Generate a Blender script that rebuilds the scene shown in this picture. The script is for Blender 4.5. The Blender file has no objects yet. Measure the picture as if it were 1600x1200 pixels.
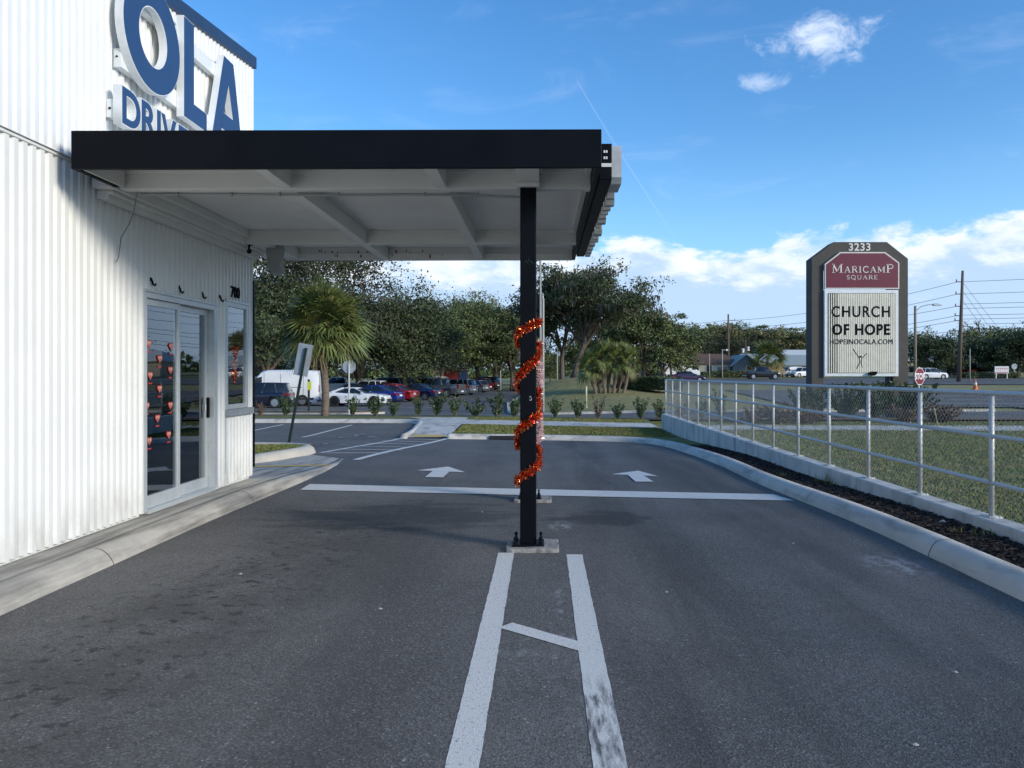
import bpy, bmesh, math, random
from mathutils import Vector, Matrix
from mathutils.geometry import tessellate_polygon
R = math.radians
SC = bpy.context.scene
COL = SC.collection
random.seed(7)

# ------------------------------------------------------------------ camera, world, sun, exposure
EYE = 1.6
FPX = 1200.0
cam_d = bpy.data.cameras.new("camera"); cam = bpy.data.objects.new("camera", cam_d); COL.objects.link(cam)
cam.location = (0, 0, EYE); cam.rotation_euler = (R(90), 0, 0)
cam_d.sensor_width = 36; cam_d.lens = 27.0
cam_d.shift_x = -48/1600; cam_d.shift_y = -17/1600
cam_d.clip_start = 0.05; cam_d.clip_end = 6000
SC.camera = cam

SUN = Vector((1.0, -0.64, 0.42)).normalized()          # direction towards the sun
SUN_EL = math.asin(SUN.z)
SUN_AZ = math.atan2(SUN.x, SUN.y)
sd = bpy.data.lights.new("sun", 'SUN'); sd.energy = 2.2; sd.angle = R(13.0); sd.color = (1.0, 0.925, 0.81)
so = bpy.data.objects.new("sun", sd); COL.objects.link(so)
so.rotation_euler = (-SUN).to_track_quat('-Z', 'Y').to_euler(); so.location = (20, -20, 30)

SC.view_settings.view_transform = 'Standard'; SC.view_settings.look = 'None'
SC.view_settings.gamma = 1; SC.view_settings.exposure = 0.43

W = bpy.data.worlds.new("World"); SC.world = W; W.use_nodes = True
wt = W.node_tree; wn = wt.nodes; wl = wt.links; wn.clear()
def N(t, **k):
    n = wn.new(t)
    for a, b in k.items(): setattr(n, a, b)
    return n
def wmath(op, a, b=None, clamp=False):
    n = N('ShaderNodeMath', operation=op, use_clamp=clamp)
    for i, v in enumerate((a, b)):
        if v is None: continue
        if isinstance(v, (int, float)): n.inputs[i].default_value = v
        else: wl.new(v, n.inputs[i])
    return n.outputs[0]
def wsmooth(v, lo, hi):
    n = N('ShaderNodeMapRange', interpolation_type='SMOOTHSTEP')
    wl.new(v, n.inputs[0]); n.inputs[1].default_value = lo; n.inputs[2].default_value = hi
    return n.outputs[0]
def wmix(f, a, b):
    n = N('ShaderNodeMix', data_type='RGBA')
    if isinstance(f, float): n.inputs[0].default_value = f
    else: wl.new(f, n.inputs[0])
    for i, v in ((6, a), (7, b)):
        if isinstance(v, tuple): n.inputs[i].default_value = (*v, 1)
        else: wl.new(v, n.inputs[i])
    return n.outputs[2]
tc = N('ShaderNodeTexCoord')
sky = N('ShaderNodeTexSky', sky_type='NISHITA')
sky.sun_disc = False; sky.sun_elevation = SUN_EL; sky.sun_rotation = SUN_AZ
sky.air_density = 1.0; sky.dust_density = 0.6; sky.ozone_density = 2.5; sky.altitude = 0
sep = N('ShaderNodeSeparateXYZ'); wl.new(tc.outputs['Generated'], sep.inputs[0])
az = wmath('MULTIPLY', wmath('ARCTAN2', sep.outputs[0], sep.outputs[1]), 57.2958)
el = wmath('MULTIPLY', wmath('ARCSINE', sep.outputs[2]), 57.2958)
def wnoise(sx, sy, scale, detail, rough, off=0.0, dist=0.0):
    c = N('ShaderNodeCombineXYZ')
    wl.new(wmath('MULTIPLY', az, sx), c.inputs[0]); wl.new(wmath('MULTIPLY', el, sy), c.inputs[1]); c.inputs[2].default_value = off
    n = N('ShaderNodeTexNoise'); wl.new(c.outputs[0], n.inputs['Vector'])
    n.inputs['Scale'].default_value = scale; n.inputs['Detail'].default_value = detail
    n.inputs['Roughness'].default_value = rough; n.inputs['Distortion'].default_value = dist
    return n.outputs['Fac']
hs = N('ShaderNodeHueSaturation'); wl.new(sky.outputs[0], hs.inputs['Color'])
hs.inputs['Saturation'].default_value = 1.25; hs.inputs['Value'].default_value = 1.02
SKYG = N('ShaderNodeMix', data_type='RGBA', blend_type='MULTIPLY'); SKYG.inputs[0].default_value = 1
wl.new(hs.outputs[0], SKYG.inputs[6]); SKYG.inputs[7].default_value = (0.95, 1.05, 1.15, 1)
base = SKYG.outputs[2]
K = 1/0.15
# pale haze towards the horizon
base = wmix(wmath('MULTIPLY', wsmooth(el, 18.0, 0.0), 0.55), base, (0.30*K, 0.58*K, 0.93*K))
# thin cirrus high up
ci = wmath('MULTIPLY', wsmooth(wnoise(0.10, 0.32, 1.0, 6, 0.62, 3.0, 0.8), 0.52, 0.82), 0.13)
base = wmix(ci, base, (0.62*K, 0.72*K, 0.95*K))
# cumulus bank low in the sky
tops = wnoise(0.085, 0.0, 1.0, 3, 0.5, 11.0)
bank = wnoise(0.16, 0.34, 1.0, 9, 0.60, 5.3, 0.25)
hgt = wmath('ADD', wmath('MULTIPLY', tops, 4.5), 6.9)                      # top of the bank in degrees
rel = wmath('SUBTRACT', hgt, el)
cm = wsmooth(wmath('ADD', bank, wmath('MULTIPLY', wmath('MINIMUM', rel, 3.5), 0.12)), 0.44, 0.58)
cm = wmath('MULTIPLY', cm, wsmooth(rel, -2.2, -0.4))
lit = wnoise(0.22, 0.50, 1.0, 8, 0.62, 8.1, 0.2)
litf = wsmooth(wmath('ADD', lit, wmath('MULTIPLY', wmath('SUBTRACT', 2.4, rel), 0.075)), 0.44, 0.72)
ccol = wmix(litf, (0.42*K, 0.56*K, 0.76*K), (0.80*K, 0.83*K, 0.87*K))
base = wmix(wmath('MULTIPLY', cm, 0.92), base, ccol)
# one small ragged cumulus up right and its scraps
def blob(a0, e0, ra, re, thr, seed, white=0.9):
    global base
    da = wmath('DIVIDE', wmath('SUBTRACT', az, a0), ra); de = wmath('DIVIDE', wmath('SUBTRACT', el, e0), re)
    d = wmath('SQRT', wmath('ADD', wmath('MULTIPLY', da, da), wmath('MULTIPLY', de, de)))
    n = wnoise(0.42, 0.55, 1.0, 9, 0.66, seed, 0.5)
    m = wsmooth(wmath('SUBTRACT', wmath('ADD', n, 0.30), wmath('MULTIPLY', d, 0.34)), thr, thr+0.42)
    base = wmix(wmath('MULTIPLY', m, white), base, (0.80*K, 0.87*K, 0.98*K))
blob(19.9, 22.3, 3.9, 1.9, 0.47, 2.0, 0.75)
blob(15.9, 20.0, 2.4, 0.7, 0.49, 7.5, 0.4)
blob(24.5, 24.8, 3.5, 1.2, 0.52, 5.5, 0.3)
# contrail
ln = wmath('ABSOLUTE', wmath('SUBTRACT', wmath('ADD', wmath('MULTIPLY', az, 1.52), el), 24.7))
tr = wmath('MULTIPLY', wsmooth(ln, 0.14, 0.02), wmath('MULTIPLY', wsmooth(el, 9.0, 13.0), wsmooth(el, 21.0, 20.4)))
tr = wmath('MULTIPLY', tr, wmath('MULTIPLY', wsmooth(az, 1.0, 2.0), 0.11))
base = wmix(tr, base, (0.75*K, 0.85*K, 1.0*K))
bg = N('ShaderNodeBackground'); bg.inputs[1].default_value = 0.15
wl.new(base, bg.inputs[0])
wo = N('ShaderNodeOutputWorld'); wl.new(bg.outputs[0], wo.inputs[0])

# ------------------------------------------------------------------ materials
MATS = {}
def mat(name, col, rough=0.6, metal=0.0, var=0.0, vscale=8.0, bump=0.0, bscale=60.0, spec=None, island=0.0, stretch=None, emit=None, col2=None, coat=0.0, streak=None, smask=None):
    """a principled material whose colour wanders between col and col2 (or col darkened by var)"""
    if name in MATS: return MATS[name]
    m = bpy.data.materials.new(name); m.use_nodes = True
    nt = m.node_tree; n = nt.nodes; l = nt.links; b = n['Principled BSDF']
    b.inputs['Roughness'].default_value = rough; b.inputs['Metallic'].default_value = metal
    if spec is not None: b.inputs['Specular IOR Level'].default_value = spec
    b.inputs['Coat Weight'].default_value = coat; b.inputs['Coat Roughness'].default_value = 0.05
    co = n.new('ShaderNodeTexCoord'); src = co.outputs['Object']
    if stretch:
        mp = n.new('ShaderNodeMapping'); mp.inputs['Scale'].default_value = stretch
        l.new(src, mp.inputs[0]); src = mp.outputs[0]
    no = n.new('ShaderNodeTexNoise'); l.new(src, no.inputs['Vector'])
    no.inputs['Scale'].default_value = vscale; no.inputs['Detail'].default_value = 6; no.inputs['Roughness'].default_value = 0.6
    mr = n.new('ShaderNodeMapRange'); l.new(no.outputs['Fac'], mr.inputs[0]); mr.inputs[1].default_value = 0.32; mr.inputs[2].default_value = 0.68
    mx = n.new('ShaderNodeMix'); mx.data_type = 'RGBA'; l.new(mr.outputs[0], mx.inputs[0])
    c2 = col2 if col2 else tuple(c*(1-var) for c in col)
    mx.inputs[6].default_value = (*col, 1); mx.inputs[7].default_value = (*c2, 1)
    out = mx.outputs[2]
    if island:
        g = n.new('ShaderNodeNewGeometry'); h = n.new('ShaderNodeHueSaturation')
        v = n.new('ShaderNodeMapRange'); l.new(g.outputs['Random Per Island'], v.inputs[0]); v.inputs[3].default_value = 1-island; v.inputs[4].default_value = 1+island
        l.new(v.outputs[0], h.inputs['Value']); l.new(out, h.inputs['Color'])
        v2 = n.new('ShaderNodeMapRange'); l.new(g.outputs['Random Per Island'], v2.inputs[0]); v2.inputs[3].default_value = 0.5-island*0.05; v2.inputs[4].default_value = 0.5+island*0.03
        l.new(v2.outputs[0], h.inputs['Hue']); out = h.outputs[0]
    if streak:                                    # (colour, scale vector, low, high, strength)
        mp = n.new('ShaderNodeMapping'); mp.inputs['Scale'].default_value = streak[1]; l.new(co.outputs['Object'], mp.inputs[0])
        s = n.new('ShaderNodeTexNoise'); l.new(mp.outputs[0], s.inputs['Vector']); s.inputs['Scale'].default_value = 1; s.inputs['Detail'].default_value = 7; s.inputs['Roughness'].default_value = 0.62
        r2 = n.new('ShaderNodeMapRange'); l.new(s.outputs['Fac'], r2.inputs[0]); r2.inputs[1].default_value = streak[2]; r2.inputs[2].default_value = streak[3]; r2.inputs[4].default_value = streak[4]; r2 = r2.outputs[0]
        if smask:                                 # (axis, a0, a1, b0, b1): the marks fade in from a0 to a1 and out from b0 to b1
            sx_ = n.new('ShaderNodeSeparateXYZ'); l.new(co.outputs['Object'], sx_.inputs[0])
            for lo_, hi_ in ((smask[1], smask[2]), (smask[4], smask[3])):
                q_ = n.new('ShaderNodeMapRange'); q_.interpolation_type = 'SMOOTHSTEP'; l.new(sx_.outputs[smask[0]], q_.inputs[0]); q_.inputs[1].default_value = lo_; q_.inputs[2].default_value = hi_
                if lo_ > hi_: q_.inputs[1].default_value = hi_; q_.inputs[2].default_value = lo_; q_.inputs[3].default_value = 1; q_.inputs[4].default_value = 0
                m_ = n.new('ShaderNodeMath'); m_.operation = 'MULTIPLY'; l.new(r2, m_.inputs[0]); l.new(q_.outputs[0], m_.inputs[1]); r2 = m_.outputs[0]
        x2 = n.new('ShaderNodeMix'); x2.data_type = 'RGBA'; l.new(r2, x2.inputs[0]); l.new(out, x2.inputs[6]); x2.inputs[7].default_value = (*streak[0], 1); out = x2.outputs[2]
    l.new(out, b.inputs['Base Color'])
    if bump:
        bn = n.new('ShaderNodeTexNoise'); l.new(src, bn.inputs['Vector']); bn.inputs['Scale'].default_value = bscale; bn.inputs['Detail'].default_value = 5
        bp = n.new('ShaderNodeBump'); bp.inputs['Strength'].default_value = bump; bp.inputs['Distance'].default_value = 0.02
        l.new(bn.outputs['Fac'], bp.inputs['Height']); l.new(bp.outputs[0], b.inputs['Normal'])
    if emit:
        b.inputs['Emission Color'].default_value = (*emit[0], 1); b.inputs['Emission Strength'].default_value = emit[1]
    MATS[name] = m
    return m

def glass_mat(name, tint=(0.74, 0.78, 0.78), refl=0.05):
    m = bpy.data.materials.new(name); m.use_nodes = True; nt = m.node_tree; n = nt.nodes; l = nt.links; n.clear()
    o = n.new('ShaderNodeOutputMaterial'); t = n.new('ShaderNodeBsdfTransparent'); t.inputs[0].default_value = (*tint, 1)
    g = n.new('ShaderNodeBsdfGlossy'); g.inputs['Roughness'].default_value = 0.01; g.inputs[0].default_value = (0.9, 0.93, 0.95, 1)
    f = n.new('ShaderNodeFresnel'); f.inputs[0].default_value = 1.5
    a = n.new('ShaderNodeMath'); a.operation = 'MULTIPLY_ADD'; l.new(f.outputs[0], a.inputs[0]); a.inputs[1].default_value = 2.0; a.inputs[2].default_value = refl; a.use_clamp = True
    no = n.new('ShaderNodeTexNoise'); no.inputs['Scale'].default_value = 1.3; bp = n.new('ShaderNodeBump'); bp.inputs['Strength'].default_value = 0.02; bp.inputs['Distance'].default_value = 0.1
    l.new(no.outputs['Fac'], bp.inputs['Height']); l.new(bp.outputs[0], g.inputs['Normal'])
    x = n.new('ShaderNodeMixShader'); l.new(a.outputs[0], x.inputs[0]); l.new(t.outputs[0], x.inputs[1]); l.new(g.outputs[0], x.inputs[2]); l.new(x.outputs[0], o.inputs[0])
    MATS[name] = m; return m

def asphalt_mat(name, near=True):
    m = bpy.data.materials.new(name); m.use_nodes = True; nt = m.node_tree; n = nt.nodes; l = nt.links; b = n['Principled BSDF']
    co = n.new('ShaderNodeTexCoord'); P = co.outputs['Object']
    def no(scale, detail=4, rough=0.6, st=None, off=None, dist=0.0):
        t = n.new('ShaderNodeTexNoise'); t.inputs['Scale'].default_value = scale; t.inputs['Detail'].default_value = detail; t.inputs['Roughness'].default_value = rough; t.inputs['Distortion'].default_value = dist
        if st or off:
            mp = n.new('ShaderNodeMapping'); mp.inputs['Scale'].default_value = st or (1, 1, 1); mp.inputs['Location'].default_value = off or (0, 0, 0); l.new(P, mp.inputs[0]); l.new(mp.outputs[0], t.inputs['Vector'])
        else: l.new(P, t.inputs['Vector'])
        return t.outputs['Fac']
    def mr(v, a, c, d=0.0, e=1.0, s=True):
        r = n.new('ShaderNodeMapRange'); r.interpolation_type = 'SMOOTHSTEP' if s else 'LINEAR'
        l.new(v, r.inputs[0]); r.inputs[1].default_value = a; r.inputs[2].default_value = c; r.inputs[3].default_value = d; r.inputs[4].default_value = e
        return r.outputs[0]
    def mix(f, a, c):
        x = n.new('ShaderNodeMix'); x.data_type = 'RGBA'
        if isinstance(f, float): x.inputs[0].default_value = f
        else: l.new(f, x.inputs[0])
        for i, v in ((6, a), (7, c)):
            if isinstance(v, tuple): x.inputs[i].default_value = (*v, 1)
            else: l.new(v, x.inputs[i])
        return x.outputs[2]
    def mul(a, c, op='MULTIPLY'):
        x = n.new('ShaderNodeMath'); x.operation = op
        for i, v in enumerate((a, c)):
            if isinstance(v, (int, float)): x.inputs[i].default_value = v
            else: l.new(v, x.inputs[i])
        return x.outputs[0]
    c = mix(mr(no(0.55, 5, 0.6), 0.35, 0.65), (0.108, 0.100, 0.088), (0.152, 0.141, 0.126))
    # long wear bands along the lanes
    c = mix(mul(mr(no(1.0, 4, 0.6, (0.9, 0.10, 1)), 0.42, 0.68), 0.6), c, (0.078, 0.073, 0.066))
    # fine stones
    vo = n.new('ShaderNodeTexVoronoi'); vo.inputs['Scale'].default_value = 105; l.new(P, vo.inputs['Vector'])
    sp = n.new('ShaderNodeSeparateColor'); l.new(vo.outputs['Color'], sp.inputs[0])
    c = mix(mul(mr(sp.outputs[0], 0.5, 1.0), 0.6), c, (0.24, 0.235, 0.225))
    c = mix(mul(mr(sp.outputs[1], 0.60, 1.0), 0.6), c, (0.035, 0.034, 0.033))
    c = mix(mul(mr(sp.outputs[2], 0.992, 1.0), 0.7), c, (0.42, 0.41, 0.38))
    if near:
        s = n.new('ShaderNodeSeparateXYZ'); l.new(P, s.inputs[0])
        # oil drips in the left lane where the cars wait, and round the post foot
        def track(x0, k):
            global _
            a_ = n.new('ShaderNodeMath'); a_.operation = 'ABSOLUTE'; l.new(mul(mul(s.outputs[0], -x0, 'ADD'), mul(no(0.16, 2, 0.5), 0.9), 'ADD'), a_.inputs[0])
            return mul(mul(mr(a_.outputs[0], 0.75, 0.15), mr(no(1.4, 5, 0.65, (1.2, 0.18, 1)), 0.36, 0.62)), k)
        for x0, k in ((1.35, 0.55), (2.85, 0.5), (-0.85, 0.35)): c = mix(track(x0, k), c, (0.050, 0.047, 0.043))
        ln = mul(s.outputs[1], 0.115); dx = mul(mul(s.outputs[0], 2.95, 'ADD'), ln, 'SUBTRACT'); dx = mul(dx, 0.0, 'ADD')
        d = n.new('ShaderNodeMath'); d.operation = 'ABSOLUTE'; l.new(dx, d.inputs[0])
        lane = mul(mr(d.outputs[0], 1.15, 0.1), mr(s.outputs[1], 10.4, 8.5))
        spots = mr(no(9.5, 4, 0.6, (1.0, 1.1, 1), None, 0.3), 0.545, 0.65)
        c = mix(mul(mul(spots, lane), 0.85), c, (0.020, 0.019, 0.018))
        c = mix(mul(mul(lane, mr(no(1.6, 5, 0.65), 0.36, 0.6)), 0.5), c, (0.052, 0.048, 0.040))
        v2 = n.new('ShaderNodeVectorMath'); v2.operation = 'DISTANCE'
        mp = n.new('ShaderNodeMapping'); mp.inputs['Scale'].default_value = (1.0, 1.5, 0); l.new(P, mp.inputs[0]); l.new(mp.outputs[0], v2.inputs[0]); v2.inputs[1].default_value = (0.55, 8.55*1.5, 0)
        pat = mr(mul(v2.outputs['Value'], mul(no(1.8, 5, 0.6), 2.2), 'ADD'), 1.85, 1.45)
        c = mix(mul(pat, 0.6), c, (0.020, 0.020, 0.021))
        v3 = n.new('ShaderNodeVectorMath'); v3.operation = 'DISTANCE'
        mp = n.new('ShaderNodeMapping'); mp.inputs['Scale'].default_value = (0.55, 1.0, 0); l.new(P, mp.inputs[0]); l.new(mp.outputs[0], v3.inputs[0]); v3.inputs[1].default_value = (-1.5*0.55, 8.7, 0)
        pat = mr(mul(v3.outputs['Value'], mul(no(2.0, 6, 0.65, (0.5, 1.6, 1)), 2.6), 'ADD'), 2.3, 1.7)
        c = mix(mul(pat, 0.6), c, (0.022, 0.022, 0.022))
        # whitish scuffs between the stripes and by the right kerb
        def scuff(cx, cy, rx, ry, k, lo):
            global _
            v = n.new('ShaderNodeVectorMath'); v.operation = 'DISTANCE'
            mp = n.new('ShaderNodeMapping'); mp.inputs['Scale'].default_value = (1/rx, 1/ry, 0); l.new(P, mp.inputs[0]); l.new(mp.outputs[0], v.inputs[0]); v.inputs[1].default_value = (cx/rx, cy/ry, 0)
            return mul(mul(mr(v.outputs['Value'], 1.0, 0.3), mr(no(9, 6, 0.7, (1.2, 0.6, 1), (cx, cy, 0)), lo, lo+0.22)), k)
        c = mix(scuff(0.14, 4.6, 0.10, 2.2, 0.75, 0.5), c, (0.38, 0.38, 0.38))
        c = mix(scuff(-0.05, 4.2, 0.35, 0.7, 0.5, 0.5), c, (0.34, 0.34, 0.34))
        c = mix(scuff(2.95, 6.4, 0.35, 0.5, 0.75, 0.42), c, (0.36, 0.36, 0.37))
        c = mix(scuff(0.18, 8.1, 0.18, 0.35, 0.7, 0.42), c, (0.35, 0.35, 0.34))
    l.new(c, b.inputs['Base Color']); b.inputs['Roughness'].default_value = 0.85; b.inputs['Specular IOR Level'].default_value = 0.35
    bp = n.new('ShaderNodeBump'); bp.inputs['Strength'].default_value = 0.55; bp.inputs['Distance'].default_value = 0.006
    l.new(vo.outputs['Distance'], bp.inputs['Height']); l.new(bp.outputs[0], b.inputs['Normal'])
    MATS[name] = m; return m

M_ASPH = asphalt_mat('asphalt_near'); M_ASPH2 = asphalt_mat('asphalt_far', False)
M_PAINT = mat('road_paint', (0.64, 0.625, 0.58), 0.7, vscale=60, col2=(0.74, 0.725, 0.68), bump=0.5, bscale=150, streak=((0.10, 0.095, 0.09), (55, 40, 10), 0.56, 0.70, 0.75))
M_PAINT_OLD = mat('road_paint_worn', (0.32, 0.33, 0.34), 0.7, vscale=14, col2=(0.20, 0.21, 0.215), streak=((0.07, 0.07, 0.075), (6, 6, 6), 0.46, 0.62, 0.85))
M_CONC = mat('concrete', (0.60, 0.565, 0.50), 0.85, vscale=2.2, col2=(0.48, 0.46, 0.41), bump=0.25, bscale=120, streak=((0.13, 0.125, 0.11), (2.6, 0.9, 6), 0.50, 0.72, 0.75))
M_CONC_NEAR = mat('concrete_stained', (0.52, 0.475, 0.40), 0.85, vscale=2.6, col2=(0.38, 0.355, 0.305), bump=0.3, bscale=90, streak=((0.12, 0.11, 0.095), (6.5, 0.55, 8), 0.46, 0.68, 0.85))
M_WALLC = mat('wall_concrete', (0.62, 0.605, 0.56), 0.9, vscale=3.0, col2=(0.50, 0.49, 0.46), bump=0.3, bscale=60, streak=((0.19, 0.195, 0.19), (3, 3.5, 0.9), 0.50, 0.68, 0.7))
M_GRASS = mat('grass', (0.130, 0.165, 0.034), 0.95, vscale=0.9, col2=(0.24, 0.19, 0.070), bump=0.9, bscale=45, streak=((0.070, 0.095, 0.02), (2.2, 3.5, 9), 0.42, 0.66, 0.7))
M_GRASSL = mat('far_grass', (0.24, 0.22, 0.065), 0.95, vscale=0.35, col2=(0.34, 0.27, 0.11), bump=0.8, bscale=14, streak=((0.085, 0.11, 0.03), (2.2, 2.2, 2.2), 0.45, 0.65, 0.7))
M_MULCH = mat('mulch', (0.035, 0.024, 0.018), 0.95, vscale=22, col2=(0.012, 0.009, 0.008), bump=1.0, bscale=40)
M_CHIP = mat('mulch_chip', (0.050, 0.034, 0.025), 0.9, vscale=5, col2=(0.016, 0.011, 0.009), island=0.7)
M_BED = mat('brown_bed', (0.20, 0.125, 0.065), 0.95, vscale=4, col2=(0.11, 0.075, 0.042), bump=0.8, bscale=14)
M_BLADE = mat('grass_blade', (0.125, 0.175, 0.034), 0.8, vscale=0.9, col2=(0.22, 0.19, 0.065), island=0.22)
M_YEL = mat('yellow_paint', (0.72, 0.47, 0.10), 0.7, vscale=20, col2=(0.52, 0.36, 0.12))
M_WHITE = mat('white_metal', (0.83, 0.83, 0.79), 0.42, vscale=1.6, col2=(0.77, 0.77, 0.74), streak=((0.36, 0.34, 0.29), (3, 5, 1.6), 0.36, 0.72, 0.75), smask=(2, -1.0, -0.9, -0.05, 0.55))
M_SOFFIT = mat('soffit_white', (0.74, 0.735, 0.70), 0.55, vscale=1.3, col2=(0.66, 0.655, 0.63), bump=0.05, bscale=6)
M_RUST = mat('rust', (0.30, 0.09, 0.03), 0.9, vscale=30, var=0.5)
M_BLACK = mat('black_paint', (0.0042, 0.0050, 0.0072), 0.42, vscale=3, col2=(0.0062, 0.0070, 0.0095), bump=0.06, bscale=5, spec=0.08)
M_NAVY = mat('navy_trim', (0.020, 0.045, 0.105), 0.4, vscale=4, var=0.2)
M_BLUE = mat('sign_blue', (0.022, 0.060, 0.150), 0.4, vscale=2.5, col2=(0.026, 0.066, 0.16), spec=0.3)
M_WHT2 = mat('white_trim', (0.80, 0.81, 0.79), 0.45, vscale=5, col2=(0.68, 0.70, 0.68))
M_SILVER = mat('silver_frame', (0.56, 0.59, 0.59), 0.35, metal=0.3, vscale=9, var=0.12)
M_GALV = mat('galvanised', (0.62, 0.62, 0.59), 0.5, metal=0.2, vscale=45, col2=(0.48, 0.49, 0.48), bump=0.1, bscale=60)
M_WIRE = mat('galvanised_wire', (0.46, 0.46, 0.42), 0.5, metal=0.2, vscale=10, var=0.2)
M_GLASS = glass_mat('window_glass')
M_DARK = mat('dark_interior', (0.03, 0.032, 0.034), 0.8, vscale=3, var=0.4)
M_FLOOR = mat('interior_floor', (0.12, 0.11, 0.10), 0.5, vscale=3, var=0.3)
M_RED = mat('red_card', (0.46, 0.045, 0.035), 0.5, vscale=20, var=0.3)
M_PINK = mat('orange_card', (0.66, 0.33, 0.26), 0.5, vscale=20, var=0.3)
M_TIN = mat('red_tinsel_foil', (0.70, 0.040, 0.015), 0.16, metal=0.85, vscale=30, col2=(0.95, 0.36, 0.12), island=0.5)
M_TINW = mat('white_tinsel_foil', (0.85, 0.70, 0.68), 0.3, metal=0.4, vscale=30, col2=(0.80, 0.50, 0.48), island=0.4)
M_BRONZE = mat('bronze_stucco', (0.085, 0.076, 0.064), 0.8, vscale=1.4, col2=(0.066, 0.060, 0.051), bump=0.15, bscale=30)
M_MAROON = mat('maroon_panel', (0.155, 0.014, 0.032), 0.4, vscale=2, var=0.12)
M_LETTER = mat('letter_cream', (0.72, 0.68, 0.60), 0.5, vscale=12, var=0.1)
M_SLAT = mat('sign_slat', (0.78, 0.74, 0.60), 0.45, vscale=4, col2=(0.66, 0.62, 0.50))
M_INK = mat('black_lettering', (0.010, 0.009, 0.010), 0.8, vscale=12, var=0.3, spec=0.1)
M_WOOD = mat('pole_wood', (0.17, 0.125, 0.09), 0.9, vscale=5, col2=(0.11, 0.085, 0.065), stretch=(4, 4, 0.3))
M_POLE = mat('pole_concrete', (0.40, 0.37, 0.32), 0.8, vscale=2, var=0.15)
M_CABLE = mat('cable_black', (0.02, 0.02, 0.02), 0.7, vscale=3, var=0.2)
M_DKGREEN = mat('dark_green_post', (0.018, 0.032, 0.026), 0.5, vscale=8, var=0.2)
M_SIGNBACK = mat('sign_back_aluminium', (0.48, 0.52, 0.54), 0.4, metal=0.3, vscale=6, col2=(0.36, 0.40, 0.42))
M_STOP = mat('stop_red', (0.20, 0.010, 0.016), 0.4, vscale=5, var=0.1)
M_BARK = mat('bark', (0.17, 0.135, 0.10), 0.95, vscale=7, col2=(0.075, 0.06, 0.048), stretch=(1, 1, 0.35), bump=0.8, bscale=9)
M_PALMB = mat('palm_bark', (0.25, 0.19, 0.135), 0.95, vscale=5, col2=(0.12, 0.09, 0.065), stretch=(1, 1, 5), bump=0.7, bscale=9)
M_LEAF = mat('oak_leaf', (0.070, 0.115, 0.032), 0.7, vscale=0.5, col2=(0.145, 0.155, 0.050), island=0.55)
M_LEAFD = mat('dark_oak_leaf', (0.042, 0.068, 0.024), 0.7, vscale=0.5, col2=(0.082, 0.100, 0.036), island=0.55)
M_LEAFB = mat('autumn_leaf', (0.22, 0.18, 0.07), 0.7, vscale=0.35, col2=(0.12, 0.145, 0.045), island=0.5)
M_LEAFR = mat('russet_leaf', (0.060, 0.060, 0.028), 0.8, vscale=0.6, col2=(0.036, 0.055, 0.020), island=0.45)
M_MOSS = mat('spanish_moss', (0.12, 0.115, 0.090), 0.95, vscale=1, col2=(0.075, 0.072, 0.055), island=0.4)
M_PALM = mat('palm_leaf', (0.085, 0.125, 0.030), 0.5, vscale=1.5, col2=(0.18, 0.19, 0.055), island=0.5)
M_PALMY = mat('dry_palm_leaf', (0.30, 0.23, 0.09), 0.7, vscale=1.5, col2=(0.20, 0.17, 0.07), island=0.4)
M_BUSH = mat('shrub_leaf', (0.045, 0.085, 0.028), 0.6, vscale=3, col2=(0.075, 0.11, 0.035), island=0.5)
M_BUSHR = mat('dry_shrub_leaf', (0.20, 0.12, 0.085), 0.8, vscale=3, col2=(0.13, 0.10, 0.06), island=0.4)
M_TYRE = mat('tyre_rubber', (0.018, 0.018, 0.018), 0.8, vscale=9, var=0.2)
M_RIM = mat('wheel_alloy', (0.55, 0.56, 0.57), 0.3, metal=0.8, vscale=9, var=0.2)
M_CGLASS = mat('car_glass', (0.012, 0.016, 0.020), 0.06, vscale=3, var=0.2, coat=0.6)
M_LAMP = mat('head_lamp', (0.75, 0.76, 0.76), 0.15, vscale=9, var=0.2)
M_TAIL = mat('tail_lamp', (0.22, 0.012, 0.010), 0.2, vscale=9, var=0.3)
M_CHROME = mat('chrome', (0.7, 0.7, 0.7), 0.2, metal=0.9, vscale=9, var=0.1)
M_ORANGE = mat('cone_orange', (0.75, 0.16, 0.03), 0.5, vscale=9, var=0.15)
def paint(name, c, metal=0.2, rough=0.28): return mat('car_paint_'+name, c, rough, metal=metal, vscale=2, var=0.08, coat=0.7)

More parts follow.
